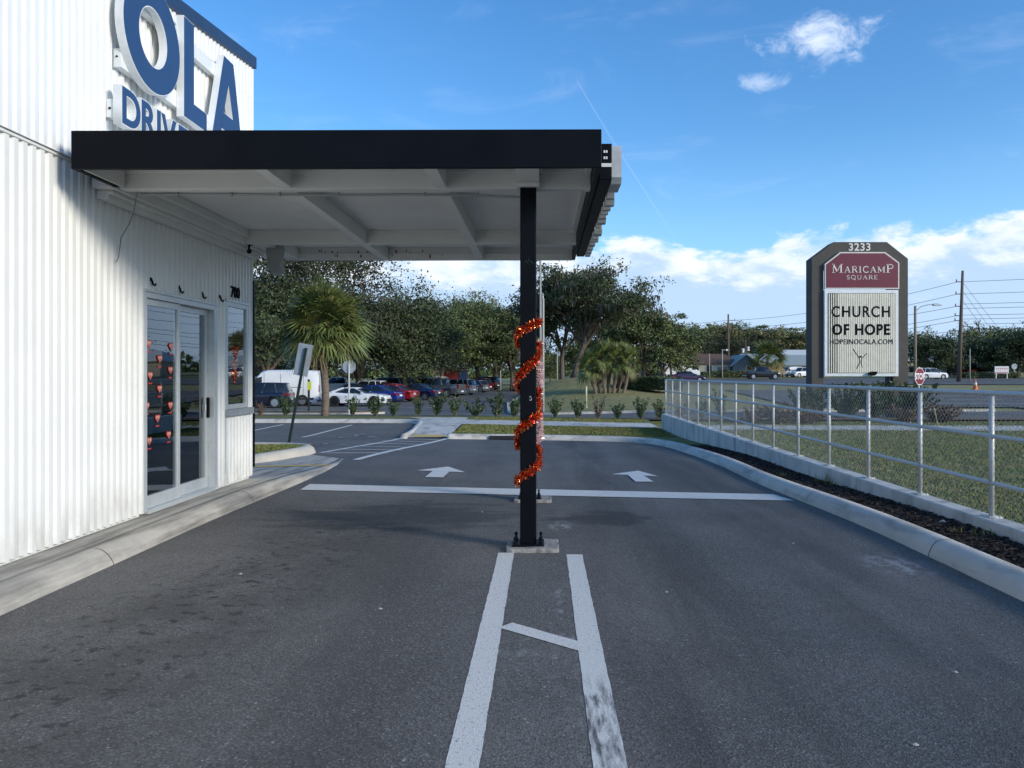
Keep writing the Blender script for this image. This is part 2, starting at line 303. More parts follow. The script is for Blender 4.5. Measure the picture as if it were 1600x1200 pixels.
# ------------------------------------------------------------------ mesh helpers
class MB:
    def __init__(s): s.v = []; s.f = []; s.m = []
    def add(s, vs, fs, mi=0):
        o = len(s.v); s.v += [tuple(v) for v in vs]; s.f += [tuple(i+o for i in f) for f in fs]; s.m += [mi]*len(fs); return s
    def box(s, c, d, mi=0, M=None):
        x, y, z = [k/2 for k in d]
        vs = [Vector((a*x, b*y, e*z)) for a in (-1, 1) for b in (-1, 1) for e in (-1, 1)]
        if M is not None: vs = [M @ v for v in vs]
        vs = [v + Vector(c) for v in vs]
        return s.add(vs, [(0,1,3,2),(4,6,7,5),(0,4,5,1),(2,3,7,6),(0,2,6,4),(1,5,7,3)], mi)
    def box2(s, a, b, mi=0):
        return s.box([(a[i]+b[i])/2 for i in range(3)], [abs(b[i]-a[i]) for i in range(3)], mi)
    def tube(s, pts, r, n=8, mi=0, cap=True):
        pts = [Vector(p) for p in pts]; k = len(pts)
        rs = r if isinstance(r, (list, tuple)) else [r]*k
        vs = []; up = None
        for i, p in enumerate(pts):
            t = (pts[min(i+1, k-1)] - pts[max(i-1, 0)]).normalized()
            if up is None or abs(up.dot(t)) > 0.95: up = Vector((0, 0, 1)) if abs(t.z) < 0.9 else Vector((1, 0, 0))
            a = t.cross(up).normalized(); b = a.cross(t).normalized(); up = b
            for j in range(n):
                q = 2*math.pi*j/n; vs.append(p + (a*math.cos(q) + b*math.sin(q))*rs[i])
        fs = [(i*n+j, i*n+(j+1) % n, (i+1)*n+(j+1) % n, (i+1)*n+j) for i in range(k-1) for j in range(n)]
        if cap: fs += [tuple(range(n))[::-1], tuple(range((k-1)*n, k*n))]
        return s.add(vs, fs, mi)
    def prism(s, poly, f0, f1, mi=0):
        """poly: 2d points; f0/f1 map a 2d point to the two 3d faces"""
        n = len(poly); vs = [f0(p) for p in poly] + [f1(p) for p in poly]
        return s.add(vs, [tuple(range(n))[::-1], tuple(range(n, 2*n))] + [(i, (i+1) % n, n+(i+1) % n, n+i) for i in range(n)], mi)
    def build(s, name, mats, parent=None, smooth=False, bevel=0.0, bseg=2, angle=40, loc=None):
        me = bpy.data.meshes.new(name); me.from_pydata(s.v, [], s.f); me.update()
        if not isinstance(mats, (list, tuple)): mats = [mats]
        for m in mats: me.materials.append(m)
        if len(mats) > 1: me.polygons.foreach_set('material_index', s.m)
        if smooth: me.polygons.foreach_set('use_smooth', [True]*len(s.f))
        me.update()
        o = bpy.data.objects.new(name, me); COL.objects.link(o)
        if parent is not None: o.parent = parent
        if loc is not None: o.location = loc
        if bevel:
            b = o.modifiers.new('bevel', 'BEVEL'); b.width = bevel; b.segments = bseg; b.limit_method = 'ANGLE'; b.angle_limit = R(angle); b.harden_normals = False
        return o
def fixn(o):
    bm = bmesh.new(); bm.from_mesh(o.data); bmesh.ops.recalc_face_normals(bm, faces=bm.faces); bm.to_mesh(o.data); bm.free(); return o
def tag(o, label=None, cat=None, group=None, kind=None):
    if label: o['label'] = label
    if cat: o['category'] = cat
    if group: o['group'] = group
    if kind: o['kind'] = kind
    return o
def thing(name, loc, label, cat, group=None, rz=0.0):
    o = bpy.data.objects.new(name, None); COL.objects.link(o); o.location = loc; o.rotation_euler = (0, 0, rz); o.empty_display_size = 0.2
    return tag(o, label, cat, group)
KIDS = {}
def copy_tree(o, parent=None):
    c = o.copy(); COL.objects.link(c); c.parent = parent
    for ch in list(o.children): copy_tree(ch, c)
    return c
def place(proto, used, loc, rz=0.0, sc=1.0, label=None, group=None):
    """first call moves the prototype itself, later ones copy it with its parts"""
    o = copy_tree(proto) if proto.name in used else proto
    used.add(proto.name)
    o.location = loc; o.rotation_euler = (0, 0, rz)
    o.scale = (sc, sc, sc) if not isinstance(sc, (tuple, list)) else sc
    if label: o['label'] = label
    if group: o['group'] = group
    return o
USED = set()

def FONT(txt, size, mats, name, parent, M, depth=0.01, offset=0.0, align='CENTER', sx=1.0, mats_by_normal=False, spacing=1.0):
    """lettering as a mesh; text lies in local XY, faces +Z, then goes through the matrix M"""
    cu = bpy.data.curves.new(name, 'FONT'); cu.body = txt; cu.size = size; cu.extrude = depth/2; cu.offset = offset; cu.align_x = align; cu.space_character = spacing
    cu.resolution_u = 6
    t = bpy.data.objects.new(name, cu); COL.objects.link(t)
    dg = bpy.context.evaluated_depsgraph_get(); me = bpy.data.meshes.new_from_object(t.evaluated_get(dg))
    bpy.data.objects.remove(t); bpy.data.curves.remove(cu)
    me.transform(M @ Matrix.Diagonal((sx, 1, 1, 1)))
    me.materials.clear()
    for m in (mats if isinstance(mats, (list, tuple)) else [mats]): me.materials.append(m)
    me.polygons.foreach_set('material_index', [0]*len(me.polygons))
    o = bpy.data.objects.new(name, me); COL.objects.link(o)
    if parent is not None: o.parent = parent
    return o

# ------------------------------------------------------------------ the lie of the land
def S(a, b, x):
    t = max(0.0, min(1.0, (x-a)/(b-a))); return t*t*(3-2*t)
def g(x, y):
    z = -0.02*max(0, min(7, x+3.5))*S(7, 13, y) - 0.32*S(13, 24, y)
    left = 1 - S(-2.5, 7, x)
    z -= 0.52*S(30, 50, y)*left
    z += 1.5*max(0.0, min(1.6, (y-47)/103.0))*S(4, 15, x)
    z += 1.85*math.exp(-((x-3.5)/7.5)**2 - ((y-76)/17)**2)*S(-2.6, 0.2, x)
    z += 0.6*S(110, 200, y)*left
    return z
def ray(px, py):
    return (px-848)/FPX, -(py-583)/FPX
def at(px, py, Y):
    a, b = ray(px, py); return Vector((a*Y, Y, EYE + b*Y))
def G(px, py, dz=0.0):
    """the point of the ground that lies behind a pixel of the survey picture"""
    a, b = ray(px, py); Y = 1.0
    while Y < 900:
        s = 0.05 + Y*0.004
        if EYE + b*(Y+s) <= g(a*(Y+s), Y+s) + dz: break
        Y += s
    lo, hi = Y, Y+s
    for _ in range(25):
        m = (lo+hi)/2
        if EYE + b*m <= g(a*m, m)+dz: hi = m
        else: lo = m
    return Vector((a*hi, hi, g(a*hi, hi)+dz))
def gp(x, y, dz=0.0): return Vector((x, y, g(x, y)+dz))
def X_(px, Y): return (px-848)/FPX*Y

def sheet(name, poly, m, dz, step=0.5, ystep=None, zf=None):
    """a polygon draped over the land"""
    bm = bmesh.new(); vs = [bm.verts.new((p[0], p[1], 0)) for p in poly]
    for tri in tessellate_polygon([[Vector((p[0], p[1], 0)) for p in poly]]):
        try: bm.faces.new([vs[i] for i in tri])
        except ValueError: pass
    xs = [p[0] for p in poly]; ys = [p[1] for p in poly]
    for ax, lo, hi, st in ((0, min(xs), max(xs), step), (1, min(ys), max(ys), ystep or step)):
        k = math.ceil(lo/st)*st
        while k < hi:
            co = (k, 0, 0) if ax == 0 else (0, k, 0); no = (1, 0, 0) if ax == 0 else (0, 1, 0)
            bmesh.ops.bisect_plane(bm, geom=bm.verts[:]+bm.edges[:]+bm.faces[:], plane_co=co, plane_no=no, dist=1e-5); k += st
    for v in bm.verts: v.co.z = (zf(v.co.x, v.co.y) if zf else g(v.co.x, v.co.y)) + dz
    for f in bm.faces:
        f.smooth = True
    bmesh.ops.recalc_face_normals(bm, faces=bm.faces)
    for f in bm.faces:
        if f.normal.z < 0: f.normal_flip()
    me = bpy.data.meshes.new(name); bm.to_mesh(me); bm.free(); me.materials.append(m)
    o = bpy.data.objects.new(name, me); COL.objects.link(o); return o

def sweep(name, path, prof, m, parent=None, closed=False, zf=g, smooth=False):
    """profile (offset to the right of travel, height) swept along a ground path"""
    P = [Vector((p[0], p[1])) for p in path]; n = len(P); mb = MB(); vs = []
    for i, p in enumerate(P):
        a = P[(i-1) % n] if (closed or i) else p; b = P[(i+1) % n] if (closed or i < n-1) else p
        t = (b-a).normalized(); r = Vector((t.y, -t.x))
        for (o, h) in prof:
            q = p + r*o; zz = zf(p.x, p.y)
            vs.append((q.x, q.y, zz+h))
    k = len(prof); fs = []
    for i in range(n if closed else n-1):
        for j in range(k-1):
            a = i*k+j; b = ((i+1) % n)*k+j; fs.append((a, a+1, b+1, b))
    if not closed: fs += [tuple(range(k)), tuple(range((n-1)*k, n*k))[::-1]]
    mb.add(vs, fs)
    return fixn(mb.build(name, m, parent, smooth=smooth))
def dens(path, step=0.5):
    out = []
    for a, b in zip(path[:-1], path[1:]):
        a = Vector(a[:2]); b = Vector(b[:2]); k = max(1, int((b-a).length/step))
        out += [a.lerp(b, i/k) for i in range(k)]
    out.append(Vector(path[-1][:2])); return out
def chaikin(p, it=2):
    p = [Vector(q[:2]) for q in p]
    for _ in range(it):
        q = [p[0]]
        for a, b in zip(p[:-1], p[1:]): q += [a.lerp(b, .25), a.lerp(b, .75)]
        q.append(p[-1]); p = q
    return p
# ------------------------------------------------------------------ ground, paving, markings
def axis(lo, hi, marks):
    v = [lo]
    while v[-1] < hi:
        x = v[-1]; st = next(s for (a, b, s) in marks if a <= x < b); v.append(x+st)
    return v
xs = axis(-900, 900, [(-900, -120, 60), (-120, -40, 8), (-40, 50, 0.75), (50, 130, 6), (130, 2000, 60)])
ys = axis(-60, 1500, [(-60, -12, 8), (-12, 130, 0.75), (130, 260, 8), (260, 3000, 80)])
mb = MB(); vs = [(x, y, g(x, y)-0.05) for y in ys for x in xs]; nx = len(xs)
mb.add(vs, [(j*nx+i, j*nx+i+1, (j+1)*nx+i+1, (j+1)*nx+i) for j in range(len(ys)-1) for i in range(nx-1)])
tag(mb.build('ground', M_GRASSL, smooth=True), kind='structure')

tag(sheet('parking_road', [(-30, -12), (3.62, -12), (3.62, 20), (3.45, 22), (2.4, 22.95), (0, 22.9), (-2.7, 22.6), (-2.7, 30.5), (-30, 30.5)], M_ASPH, 0.0, 0.6), kind='structure')

# kerb line on the right and across the far end (road edge of the kerb, read clockwise from near right)
kr = [(3.36, -12), (3.36, 2), (3.36, 6), (3.36, 10), (3.35, 15.0), (3.35, 18.2), (3.35, 20.4), (3.1, 21.9), (2.3, 22.6), (1.0, 22.7), (0.0, 22.65), (-1.3, 22.5), (G(699, 686).x, G(699, 686).y)]
kr = [kr[0]] + chaikin(kr[1:], 2)
curb_prof = [(0, -0.03), (0.010, 0.03), (0.04, 0.095), (0.075, 0.132), (0.12, 0.148), (0.21, 0.15), (0.212, 0.14), (0.212, -0.1)]
tag(sweep('kerb', dens(kr, 0.4), curb_prof, M_CONC, smooth=True), kind='structure')
# where the ramp pad meets the road, and the kerb further left
ra, rb = G(632, 685), G(698, 685)
fl = [G(628, 686), G(640, 678), G(655, 669), G(664, 661.5), G(520, 661.5), G(395, 661.5), (-24, G(395, 661.5).y)]
fl2 = [Vector((ra.x-.12, ra.y-.1)), Vector((-4.25, 24.5)), Vector((-4.5, 27.2)), Vector((-4.75, 29.0)), Vector((-5.3, 29.5)), Vector((-6.5, 29.6)), Vector((-24, 29.6))]; fl2 = chaikin(fl2, 2)
tag(sweep('far_kerb', dens(fl2, 0.6), curb_prof, M_CONC, smooth=True), kind='structure')
yb = 31.2
verge = [(3.5, 18.6), (3.5, 20.5), (3.25, 22.0), (2.4, 22.75), (1.0, 22.85), (0.0, 22.8), (-2.5, 22.5), (-2.75, 25.6), (-2.9, 28.6), (-5.0, 30.0), (-30, 30.2), (-30, 33.2), (4.3, 33.2), (4.3, 18.6)]
YS0 = G(850, 671.5).y; YS1 = G(850, 664).y
tag(sheet('verge_grass', verge, M_GRASS, 0.14, 0.6), kind='structure')
tag(sheet('mulch_bed', [(3.5, -12), (4.14, -12), (4.14, 20.3), (3.9, 20.6), (3.5, 19.4)], M_MULCH, 0.125, 0.5), kind='structure')
tag(sheet('planting_strip', [(-30, 30.9), (-6.2, 30.9), (-6, 31.8), (4.3, 31.8), (30, 31.8), (30, 33.2), (-30, 33.2)], M_BED, 0.135, 0.8), kind='structure')
tag(sheet('outer_lawn', [(4.3, -12), (60, -12), (60, 33.1), (4.3, 33.1)], M_GRASS, 0.06, 1.2), kind='structure')
# pavement: the crossing ramp with its yellow strip, then the long walk
ramp = [(ra.x+.05, ra.y-0.05), (rb.x+0.05, rb.y-0.05), (rb.x+0.03, 25.6), (rb.x-.1, 28.6), (-3.0, 31.0), (-5.4, 31.0), (-4.75, 29.9), (-4.45, 27.5), (-4.2, 24.8)]
tag(sheet('crossing_ramp', ramp, M_CONC, 0.0, 0.4, zf=lambda x, y: g(x, y)+0.02+0.125*S(21.6, 25.5, y)), kind='structure')
tag(sheet('ramp_strip', [(ra.x+0.2, ra.y+0.15), (rb.x-0.05, ra.y+0.15), (rb.x-0.05, ra.y+0.75), (ra.x+0.2, ra.y+0.75)], M_YEL, 0.006, 0.2, zf=lambda x, y: g(x, y)+0.02+0.125*S(21.6, 25.5, y)), kind='structure')
tag(sheet('pavement', [(-3.6, YS0), (4.1, YS0), (4.1, YS1), (-5.0, YS1)], M_CONC, 0.15, 0.6), kind='structure')
tag(sheet('pavement', [(4.45, YS0), (60, YS0-2), (60, YS1-1.4), (4.45, YS1)], M_CONC, 0.07, 1.0), kind='structure')
def joints(name, path, prof, step, zf=g):
    P = dens(path, 0.05); mb = MB(); acc = 0
    for i in range(1, len(P)-1):
        acc += (P[i]-P[i-1]).length
        if acc < step: continue
        acc = 0; t = (P[i+1]-P[i-1]).normalized(); r = Vector((t.y, -t.x)); z = zf(P[i].x, P[i].y); vs = []
        for (o, h) in prof:
            for s in (-1, 1): q = P[i]+r*(o-.0015*(1 if prof[-1][0] > 0 else -1))+t*s*.004; vs.append((q.x, q.y, z+h+.0015))
        mb.add(vs, [(2*k, 2*k+1, 2*k+3, 2*k+2) for k in range(len(prof)-1)])
    return tag(mb.build(name, M_MULCH), kind='structure')
joints('kerb_joints', kr, curb_prof[:6], 3.1)
# the street behind the shrubs
YA, YB = 33.2, 39.6
tag(sheet('street', [(-60, YA), (70, YA), (70, YB+4), (24, YB+1.2), (4, YB), (-60, YB)], M_ASPH2, 0.03, 1.0), kind='structure')
# car park beyond, at the left
lotb = [(-60, YB-0.2), (-1.8, YB-0.2), (-1.9, 46), (-2.6, 60), (-2.1, 78), (-3.0, 112), (-60, 118)]
tag(sheet('car_park', lotb, M_ASPH2, 0.015, 1.2), kind='structure')
tag(sweep('car_park_kerb', dens([(-3.0, 112), (-2.1, 78), (-2.6, 60), (-1.9, 46), (-1.3, 40.6), (0.5, 39.9), (24, 40.9)], 1.5), [(0, 0), (0.02, 0.14), (0.2, 0.15), (0.2, 0)], M_CONC), kind='structure')
isl = [G(380, 641), G(500, 641), G(578, 641), G(584, 638), G(575, 634), (-24, 45.5)]
isl = [(-24, 41.2), (-10.2, 41.2), (-9.0, 41.8), (-8.6, 42.8), (-9.2, 44.0), (-10.5, 44.8), (-24, 44.8)]
tag(sheet('planting_island', isl, M_BED, 0.20, 0.8), kind='structure')
tag(sweep('island_kerb', dens([isl[0], isl[1], isl[2], isl[3], isl[4], isl[5], isl[6]][::-1], 0.6), [(0, 0.2), (0.18, 0.2), (0.2, 0), (0, 0)], M_CONC), kind='structure')
# the highway at the right: near carriageway, grass median, far carriageway
tag(sheet('highway', [(15.5, 47), (95, 40), (170, 58), (170, 74), (60, 72), (17.5, 74)], M_ASPH2, 0.03, 2.0), kind='structure')
tag(sheet('highway', [(9, 96), (60, 92), (170, 92), (170, 132), (60, 128), (9, 124)], M_ASPH2, 0.03, 3.0), kind='structure')
tag(sheet('side_road', [(26, 37), (80, 38), (80, 44), (40, 49), (29, 49)], M_ASPH2, 0.045, 1.5), kind='structure')

def strip(name, a, b, w, m=M_PAINT, dz=0.008, w2=None):
    a = Vector(a[:2]); b = Vector(b[:2]); t = (b-a).normalized(); n = Vector((-t.y, t.x)); w2 = w2 or w
    return tag(sheet(name, [a-n*w/2, b-n*w2/2, b+n*w2/2, a+n*w/2], m, dz, 0.5), kind='structure')
def pxpoly(name, pts, m=M_PAINT, dz=0.008): return tag(sheet(name, [G(*p) for p in pts], m, dz, 0.5), kind='structure')
M_PAINT_SM = mat('road_paint_smudged', (0.64, 0.625, 0.58), 0.7, vscale=60, col2=(0.74, 0.725, 0.68), bump=0.5, bscale=150, streak=((0.06, 0.058, 0.055), (24, 4.2, 10), 0.43, 0.62, 0.9), smask=(1, 2.7, 3.1, 3.75, 4.15))
def rag_strip(name, a, b, w, smudge=False):
    a = Vector(a[:2]); b = Vector(b[:2]); t = (b-a).normalized(); n = Vector((-t.y, t.x)); L = (b-a).length; k = int(L/.03); rr = random.Random(int(abs(a.x)*1000)); mb = MB(); vs = []; j0 = j1 = 0
    for i in range(k+1):
        j0 = j0*.5+rr.gauss(0, .0011); j1 = j1*.5+rr.gauss(0, .0011); p = a+t*L*i/k
        for o in (-w/2+j0, 0, w/2+j1): q = p+n*o; vs.append((q.x, q.y, g(q.x, q.y)+.0022))
    mb.add(vs, [(i*3+j, i*3+j+1, (i+1)*3+j+1, (i+1)*3+j) for i in range(k) for j in range(2)], 0)
    o = mb.build(name, [M_PAINT, M_PAINT_SM])
    if smudge:
        for f in o.data.polygons:
            if 2.5 < f.center.y < 4.4: f.material_index = 1
    else: o.data.polygons.foreach_set('material_index', [0]*len(o.data.polygons))
    bm = bmesh.new(); bm.from_mesh(o.data); [f.normal_flip() for f in bm.faces if f.normal.z < 0]; bm.to_mesh(o.data); bm.free()
    return tag(o, kind='structure')
a0, a1 = G(791, 864), G(721.5, 1200); d = (a1-a0)
rag_strip('lane_stripe', a0, a0+d*1.5, 0.140)
b0, b1 = G(897.5, 866.5), G(954, 1200); d = (b1-b0)
rag_strip('lane_stripe', b0, b0+d*1.5, 0.140, smudge=True)
c0, c1 = G(790, 977.5), G(921, 1015); rag = rag_strip('lane_stripe', c0, c1, 0.125); rag.location.z = .002
pxpoly('stop_line', [(469, 766), (484, 757), (1208, 773), (1241, 783)])
pxpoly('lane_arrow', [(652, 735.6), (700, 729.6), (727, 738.4)]); pxpoly('lane_arrow', [(676, 737.0), (702, 738.0), (692.4, 747), (664, 746.5)], dz=0.012)
pxpoly('lane_arrow', [(956, 741.5), (997, 736), (1028, 744.6)]); pxpoly('lane_arrow', [(981, 743), (1006, 744), (1021, 753.6), (993, 753.6)], dz=0.012)
def H(u, v): return (380+u/5, 540+v/5)
for (p, q, w) in [((610, 840), (1262, 720), 0.12), ((880, 896), (1592, 728), 0.14), ((655, 842), (1130, 843), 0.10), ((745, 812), (1245, 821), 0.10),
                  ((870, 787), (1310, 798), 0.10), ((965, 765), (1390, 776), 0.10), ((1090, 746), (1450, 757), 0.10), ((1180, 731), (1530, 738), 0.10),
                  ((465, 718), (850, 622), 0.11), ((70, 668), (312, 618), 0.11), ((60, 770), (270, 780), 0.11), ((-260, 738), (-160, 700), 0.11)]:
    strip('bay_line', G(*H(*p)), G(*H(*q)), w, M_PAINT, 0.010)
def access_mark(c, s, rot):
    mb = MB(); c = Vector(c[:2])
    def seg(pts, w):
        for p, q in zip(pts[:-1], pts[1:]):
            p = Matrix.Rotation(rot, 2) @ Vector(p)*s; q = Matrix.Rotation(rot, 2) @ Vector(q)*s
            t = (q-p).normalized(); n = Vector((-t.y, t.x))*w/2
            mb.add([gp(*(c+k), 0.009) for k in (p-n-t*w*.4, q-n+t*w*.4, q+n+t*w*.4, p+n-t*w*.4)], [(0, 1, 2, 3)])
    seg([(0.45*math.cos(R(t)), 0.45*math.sin(R(t))-0.3) for t in range(150, 400, 20)], 0.11)
    seg([(0.0, 0.75), (0.0, 0.05), (0.42, 0.05), (0.62, -0.6)], 0.12); seg([(0, 0.4), (0.35, 0.4)], 0.1)
    mb.add([gp(c.x+math.cos(i*.7)*.12*s, c.y+.98*s+math.sin(i*.7)*.12*s, 0.009) for i in range(9)], [tuple(range(9))])
    return tag(mb.build('access_mark', M_PAINT_OLD), kind='structure')
access_mark(G(*H(630, 775)), 0.95, 0.2); access_mark(G(*H(880, 712)), 1.0, 0.2)
for x0 in range(20, 90, 9): strip('highway_line', (x0, 55), (x0+4, 55), 0.18, M_PAINT, 0.045)
strip('highway_line', (19, 62), (120, 62), 0.2, M_PAINT, 0.045); strip('highway_line', (20, 50.5), (60, 47.5), 0.2, M_PAINT, 0.045)
for x0 in range(10, 110, 12): strip('highway_line', (x0, 112), (x0+5, 112), 0.3, M_PAINT, 0.06)
strip('highway_line', (-24, 45.2), (-3.0, 45.0), 0.14, M_PAINT, 0.03)
strip('highway_line', (X_(655, 39), 39.0), (-2.3, 39.0), 0.14, M_PAINT, 0.045)
for k in range(9):
    yy = 54+k*6.6; strip('bay_line', (-12.5-k*0.25, yy+1.4), (-7.4-k*0.05, yy), 0.14, M_PAINT, 0.03)

# the walk along the building, its kerb and the pad round the corner
WX = -4.10
lk = [(-3.57, -12), (-3.57, 2), (-3.57, 6), (-3.60, 8.2), (-3.55, 10.2), (-3.47, 12.4), (-3.49, 13.6), (-3.60, 14.5)]
def padz(x, y): return g(x, y) + 0.14*(1-S(9.8, 14.4, y)*0.92)
def lkz(x, y): return g(x, y) - 0.135*S(9.8, 14.4, y)
lkp = dens([lk[0]]+chaikin(lk[1:], 2), 0.35)
lprof = [(0, -0.03), (-0.012, 0.02), (-0.05, 0.08), (-0.10, 0.12), (-0.16, 0.138), (-0.24, 0.14), (-0.24, -0.2)]
tag(sweep('walk_kerb', lkp, lprof, M_CONC_NEAR, zf=lkz, smooth=True), kind='structure')
joints('walk_kerb_joints', lkp, lprof[:6], 3.05, zf=lkz)
inner = [(p.x-0.235, p.y) for p in lkp]
tag(sheet('building_walk', inner + [(-4.6, 15.3), (-5.3, 13.2), (-6.0, 11.0), (-6.0, 10.6), (-4.25, 10.6), (-4.25, -12)], M_CONC_NEAR, 0.0, 0.4, zf=lambda x, y: padz(x, y)-0.003), kind='structure')
tag(sheet('ramp_strip', [(-5.0, 12.55), (-3.62, 12.9), (-3.62, 13.12), (-5.0, 12.9)], M_YEL, 0.004, 0.2, zf=padz), kind='structure')
gi = chaikin([(-12, 10.7), (-6.3, 10.7), (-5.5, 12.6), (-5.12, 14.0), (-4.9, 15.3), (-5.0, 16.2), (-5.6, 16.9), (-7, 17.1), (-12, 17.1)], 2)
tag(sheet('island_grass', gi, M_GRASS, 0.12, 0.5), kind='structure')
tag(sweep('island_kerb', dens(gi, 0.4), [(0.0, 0.0), (0.0, 0.12), (0.05, 0.16), (0.14, 0.155), (0.22, 0.10), (0.26, 0.0)], mat('kerb_pale', (0.58, 0.52, 0.42), 0.85, vscale=3, col2=(0.50, 0.46, 0.38), bump=0.2, bscale=50), smooth=True), kind='structure')

# chips in the mulch bed and grass blades (nobody could count them)
mb = MB(); rr = random.Random(3)
for i in range(15000):
    y = 4.2 + 15*rr.random()**1.5; x = rr.uniform(3.59, 4.10); s = rr.uniform(0.010, 0.028); z = g(x, y)+0.128+rr.uniform(0, .02)
    E = Matrix.Rotation(rr.uniform(0, 6.3), 3, 'Z') @ Matrix.Rotation(rr.uniform(-.8, .8), 3, 'X')
    mb.add([Vector((x, y, z)) + E @ Vector(v) for v in ((-s, -s*.35, 0), (s, -s*.25, 0), (s*.8, s*.35, .006), (-s*.8, s*.3, .006))], [(0, 1, 2, 3)])
tag(mb.build('mulch_chips', M_CHIP), 'dark brown mulch chips covering the bed beside the retaining wall', 'mulch', kind='stuff')
def blades(name, n, f, h, label, m=M_BLADE, seed=1):
    mb = MB(); rr = random.Random(seed)
    for i in range(n):
        q = f(rr)
        if q is None: continue
        x, y, z = q; a = rr.uniform(0, 6.3); hh = h*rr.uniform(.5, 1.3); w = 0.006 + 0.0008*y
        d = Vector((math.cos(a), math.sin(a), 0)); b = Vector((x, y, z)); tip = b + Vector((rr.uniform(-.5, .5)*hh, rr.uniform(-.5, .5)*hh, hh))
        mb.add([b-d*w, b+d*w, tip], [(0, 1, 2)])
    return tag(mb.build(name, m), label, 'grass', kind='stuff')
def fr(rr):
    y = 5.5+26*rr.random()**1.3; x = 4.38+rr.random()**1.4*(y*0.75); return (x, y, g(x, y)+0.06) if not (YS0-2.2 < y < YS1+.1 and abs(y-(YS0+YS1)/2+ (x-4.45)*.03) < .55) else None
blades('lawn_grass', 80000, fr, 0.03, 'mown green grass of the lawn outside the chain link fence', seed=5)
def fr(rr):
    x = rr.uniform(-2.7, 4.0); y = rr.uniform(22.8, 31.6)
    if YS0-0.05 < y < YS1+0.05 or (x < -2.7 and y < YS0): return None
    if x < -2.9 and y < 31: return None
    return (x, y, g(x, y)+0.14)
blades('verge_grass_blades', 26000, fr, 0.035, 'short green grass on the verge either side of the pavement', seed=6)
def fr(rr):
    x = rr.uniform(-9.5, -5.0); y = rr.uniform(11.6, 16.7)
    if x > -5.75+ (y-12.2)*0.25 or (x > -4.9 and y > 16): return None
    return (x, y, g(x, y)+0.12)
blades('island_grass_blades', 16000, fr, 0.035, 'bright grass on the kerbed island behind the building corner', seed=7)
# a few weeds in the bed
mbw = MB(); rr = random.Random(12)
for (cx, cy, n, h) in [(3.95, 6.9, 9, .09), (3.85, 7.1, 7, .06), (3.72, 11.9, 26, .05), (3.8, 12.4, 22, .04), (4.02, 11.0, 14, .16), (4.0, 10.6, 10, .14)]:
    for i in range(n*2):
        x = cx+rr.gauss(0, .06); y = cy+rr.gauss(0, .18 if h < .06 else .04); a = rr.uniform(0, 6.3); z = g(x, y)+.125; d = Vector((math.cos(a), math.sin(a), 0))*.006
        mbw.add([Vector((x, y, z))-d, Vector((x, y, z))+d, Vector((x+rr.uniform(-.04, .04), y+rr.uniform(-.04, .04), z+h*rr.uniform(.6, 1.2)))], [(0, 1, 2)])
tag(mbw.build('weeds', M_BLADE), 'green weeds growing through the dark mulch bed', 'weeds', kind='stuff')
dr = MB(); dr.box2((-1.55, 22.40, g(-1.2, 22.4)+.012), (-.55, 22.52, g(-1.2, 22.4)+.115)); tag(dr.build('storm_drain', M_CABLE, None, bevel=.01), 'dark storm drain slot in the far kerb just left of the black post', 'drain')
mbp = MB()
for i, (x, y) in enumerate([(-1.55, 3.0), (-1.1, 5.2), (2.2, 4.1), (0.9, 5.6), (-0.7, 8.9), (2.35, 7.2), (-2.4, 6.1), (1.6, 3.3), (-0.4, 2.9), (3.93, 7.55)]):
    z = g(x, y)+(0.14 if x > 3.6 else 0.004); r = 0.014 if x < 3.6 else 0.035
    k = 7; mbp.add([(x+r*math.cos(j*6.28/k)*(1+.4*math.sin(j*2.1+i)), y+r*math.sin(j*6.28/k), z) for j in range(k)] + [(x+r*.1, y, z+r*.7)], [(j, (j+1) % k, k) for j in range(k)])
tag(mbp.build('loose_stones', mat('pale_stone', (0.5, 0.48, 0.43), .8, var=.3)), 'small pale loose stones scattered on the asphalt and mulch', 'stones', kind='stuff')

# ------------------------------------------------------------------ the drive-in building
BY1 = 10.77; BASE = 0.165
bld = thing('building', (WX, 5, 0.15), 'white corrugated metal drive-in building with glass sliding door under the canopy', 'building')
def rel(mb, par):     # move mesh data into the parent's frame
    L = par.location; mb.v = [(v[0]-L.x, v[1]-L.y, v[2]-L.z) for v in mb.v]; return mb
def corr(mb, y0, y1, z0, z1f, x0, pitch=0.105, dep=0.024):
    """trapezoidal sheet facing +X between y0 and y1; z1f may slope"""
    prof = [(0.0, 0.0), (0.30, 0.0), (0.42, 1.0), (0.88, 1.0), (1.0, 0.0)]
    ys = {y0, y1}; k = math.floor(y0/pitch)-1
    while k*pitch < y1:
        for u, _ in prof[:-1]:
            y = (k+u)*pitch
            if y0 < y < y1: ys.add(y)
        k += 1
    ys = sorted(ys); P = []
    for y in ys:
        u = (y/pitch) % 1.0
        for (a, ha), (b, hb) in zip(prof[:-1], prof[1:]):
            if a <= u <= b: h = ha+(hb-ha)*(u-a)/(b-a); break
        P.append((y, x0+h*dep))
    z0f = z0 if callable(z0) else (lambda y: z0)
    vs = []
    for y, x in P: z1 = z1f(y) if callable(z1f) else z1f; vs += [(x, y, z0f(y)), (x, y, z1)]
    mb.add(vs, [(2*i, 2*i+2, 2*i+3, 2*i+1) for i in range(len(P)-1)])
    # turn the sheet's ends and edges back so that it has thickness
    for i in (0, len(P)-1):
        y, x = P[i]; mb.add([(x, y, z0f(y)), (x, y, (z1f(y) if callable(z1f) else z1f)), (x0-.05, y, (z1f(y) if callable(z1f) else z1f)), (x0-.05, y, z0f(y))], [(0, 1, 2, 3)])
SEAM = 3.47; DY0, DY1, DZ = 7.86, 9.62, 2.44; WY0, WY1, WZ0, WZ1 = 9.90, 10.62, 1.13, 2.53
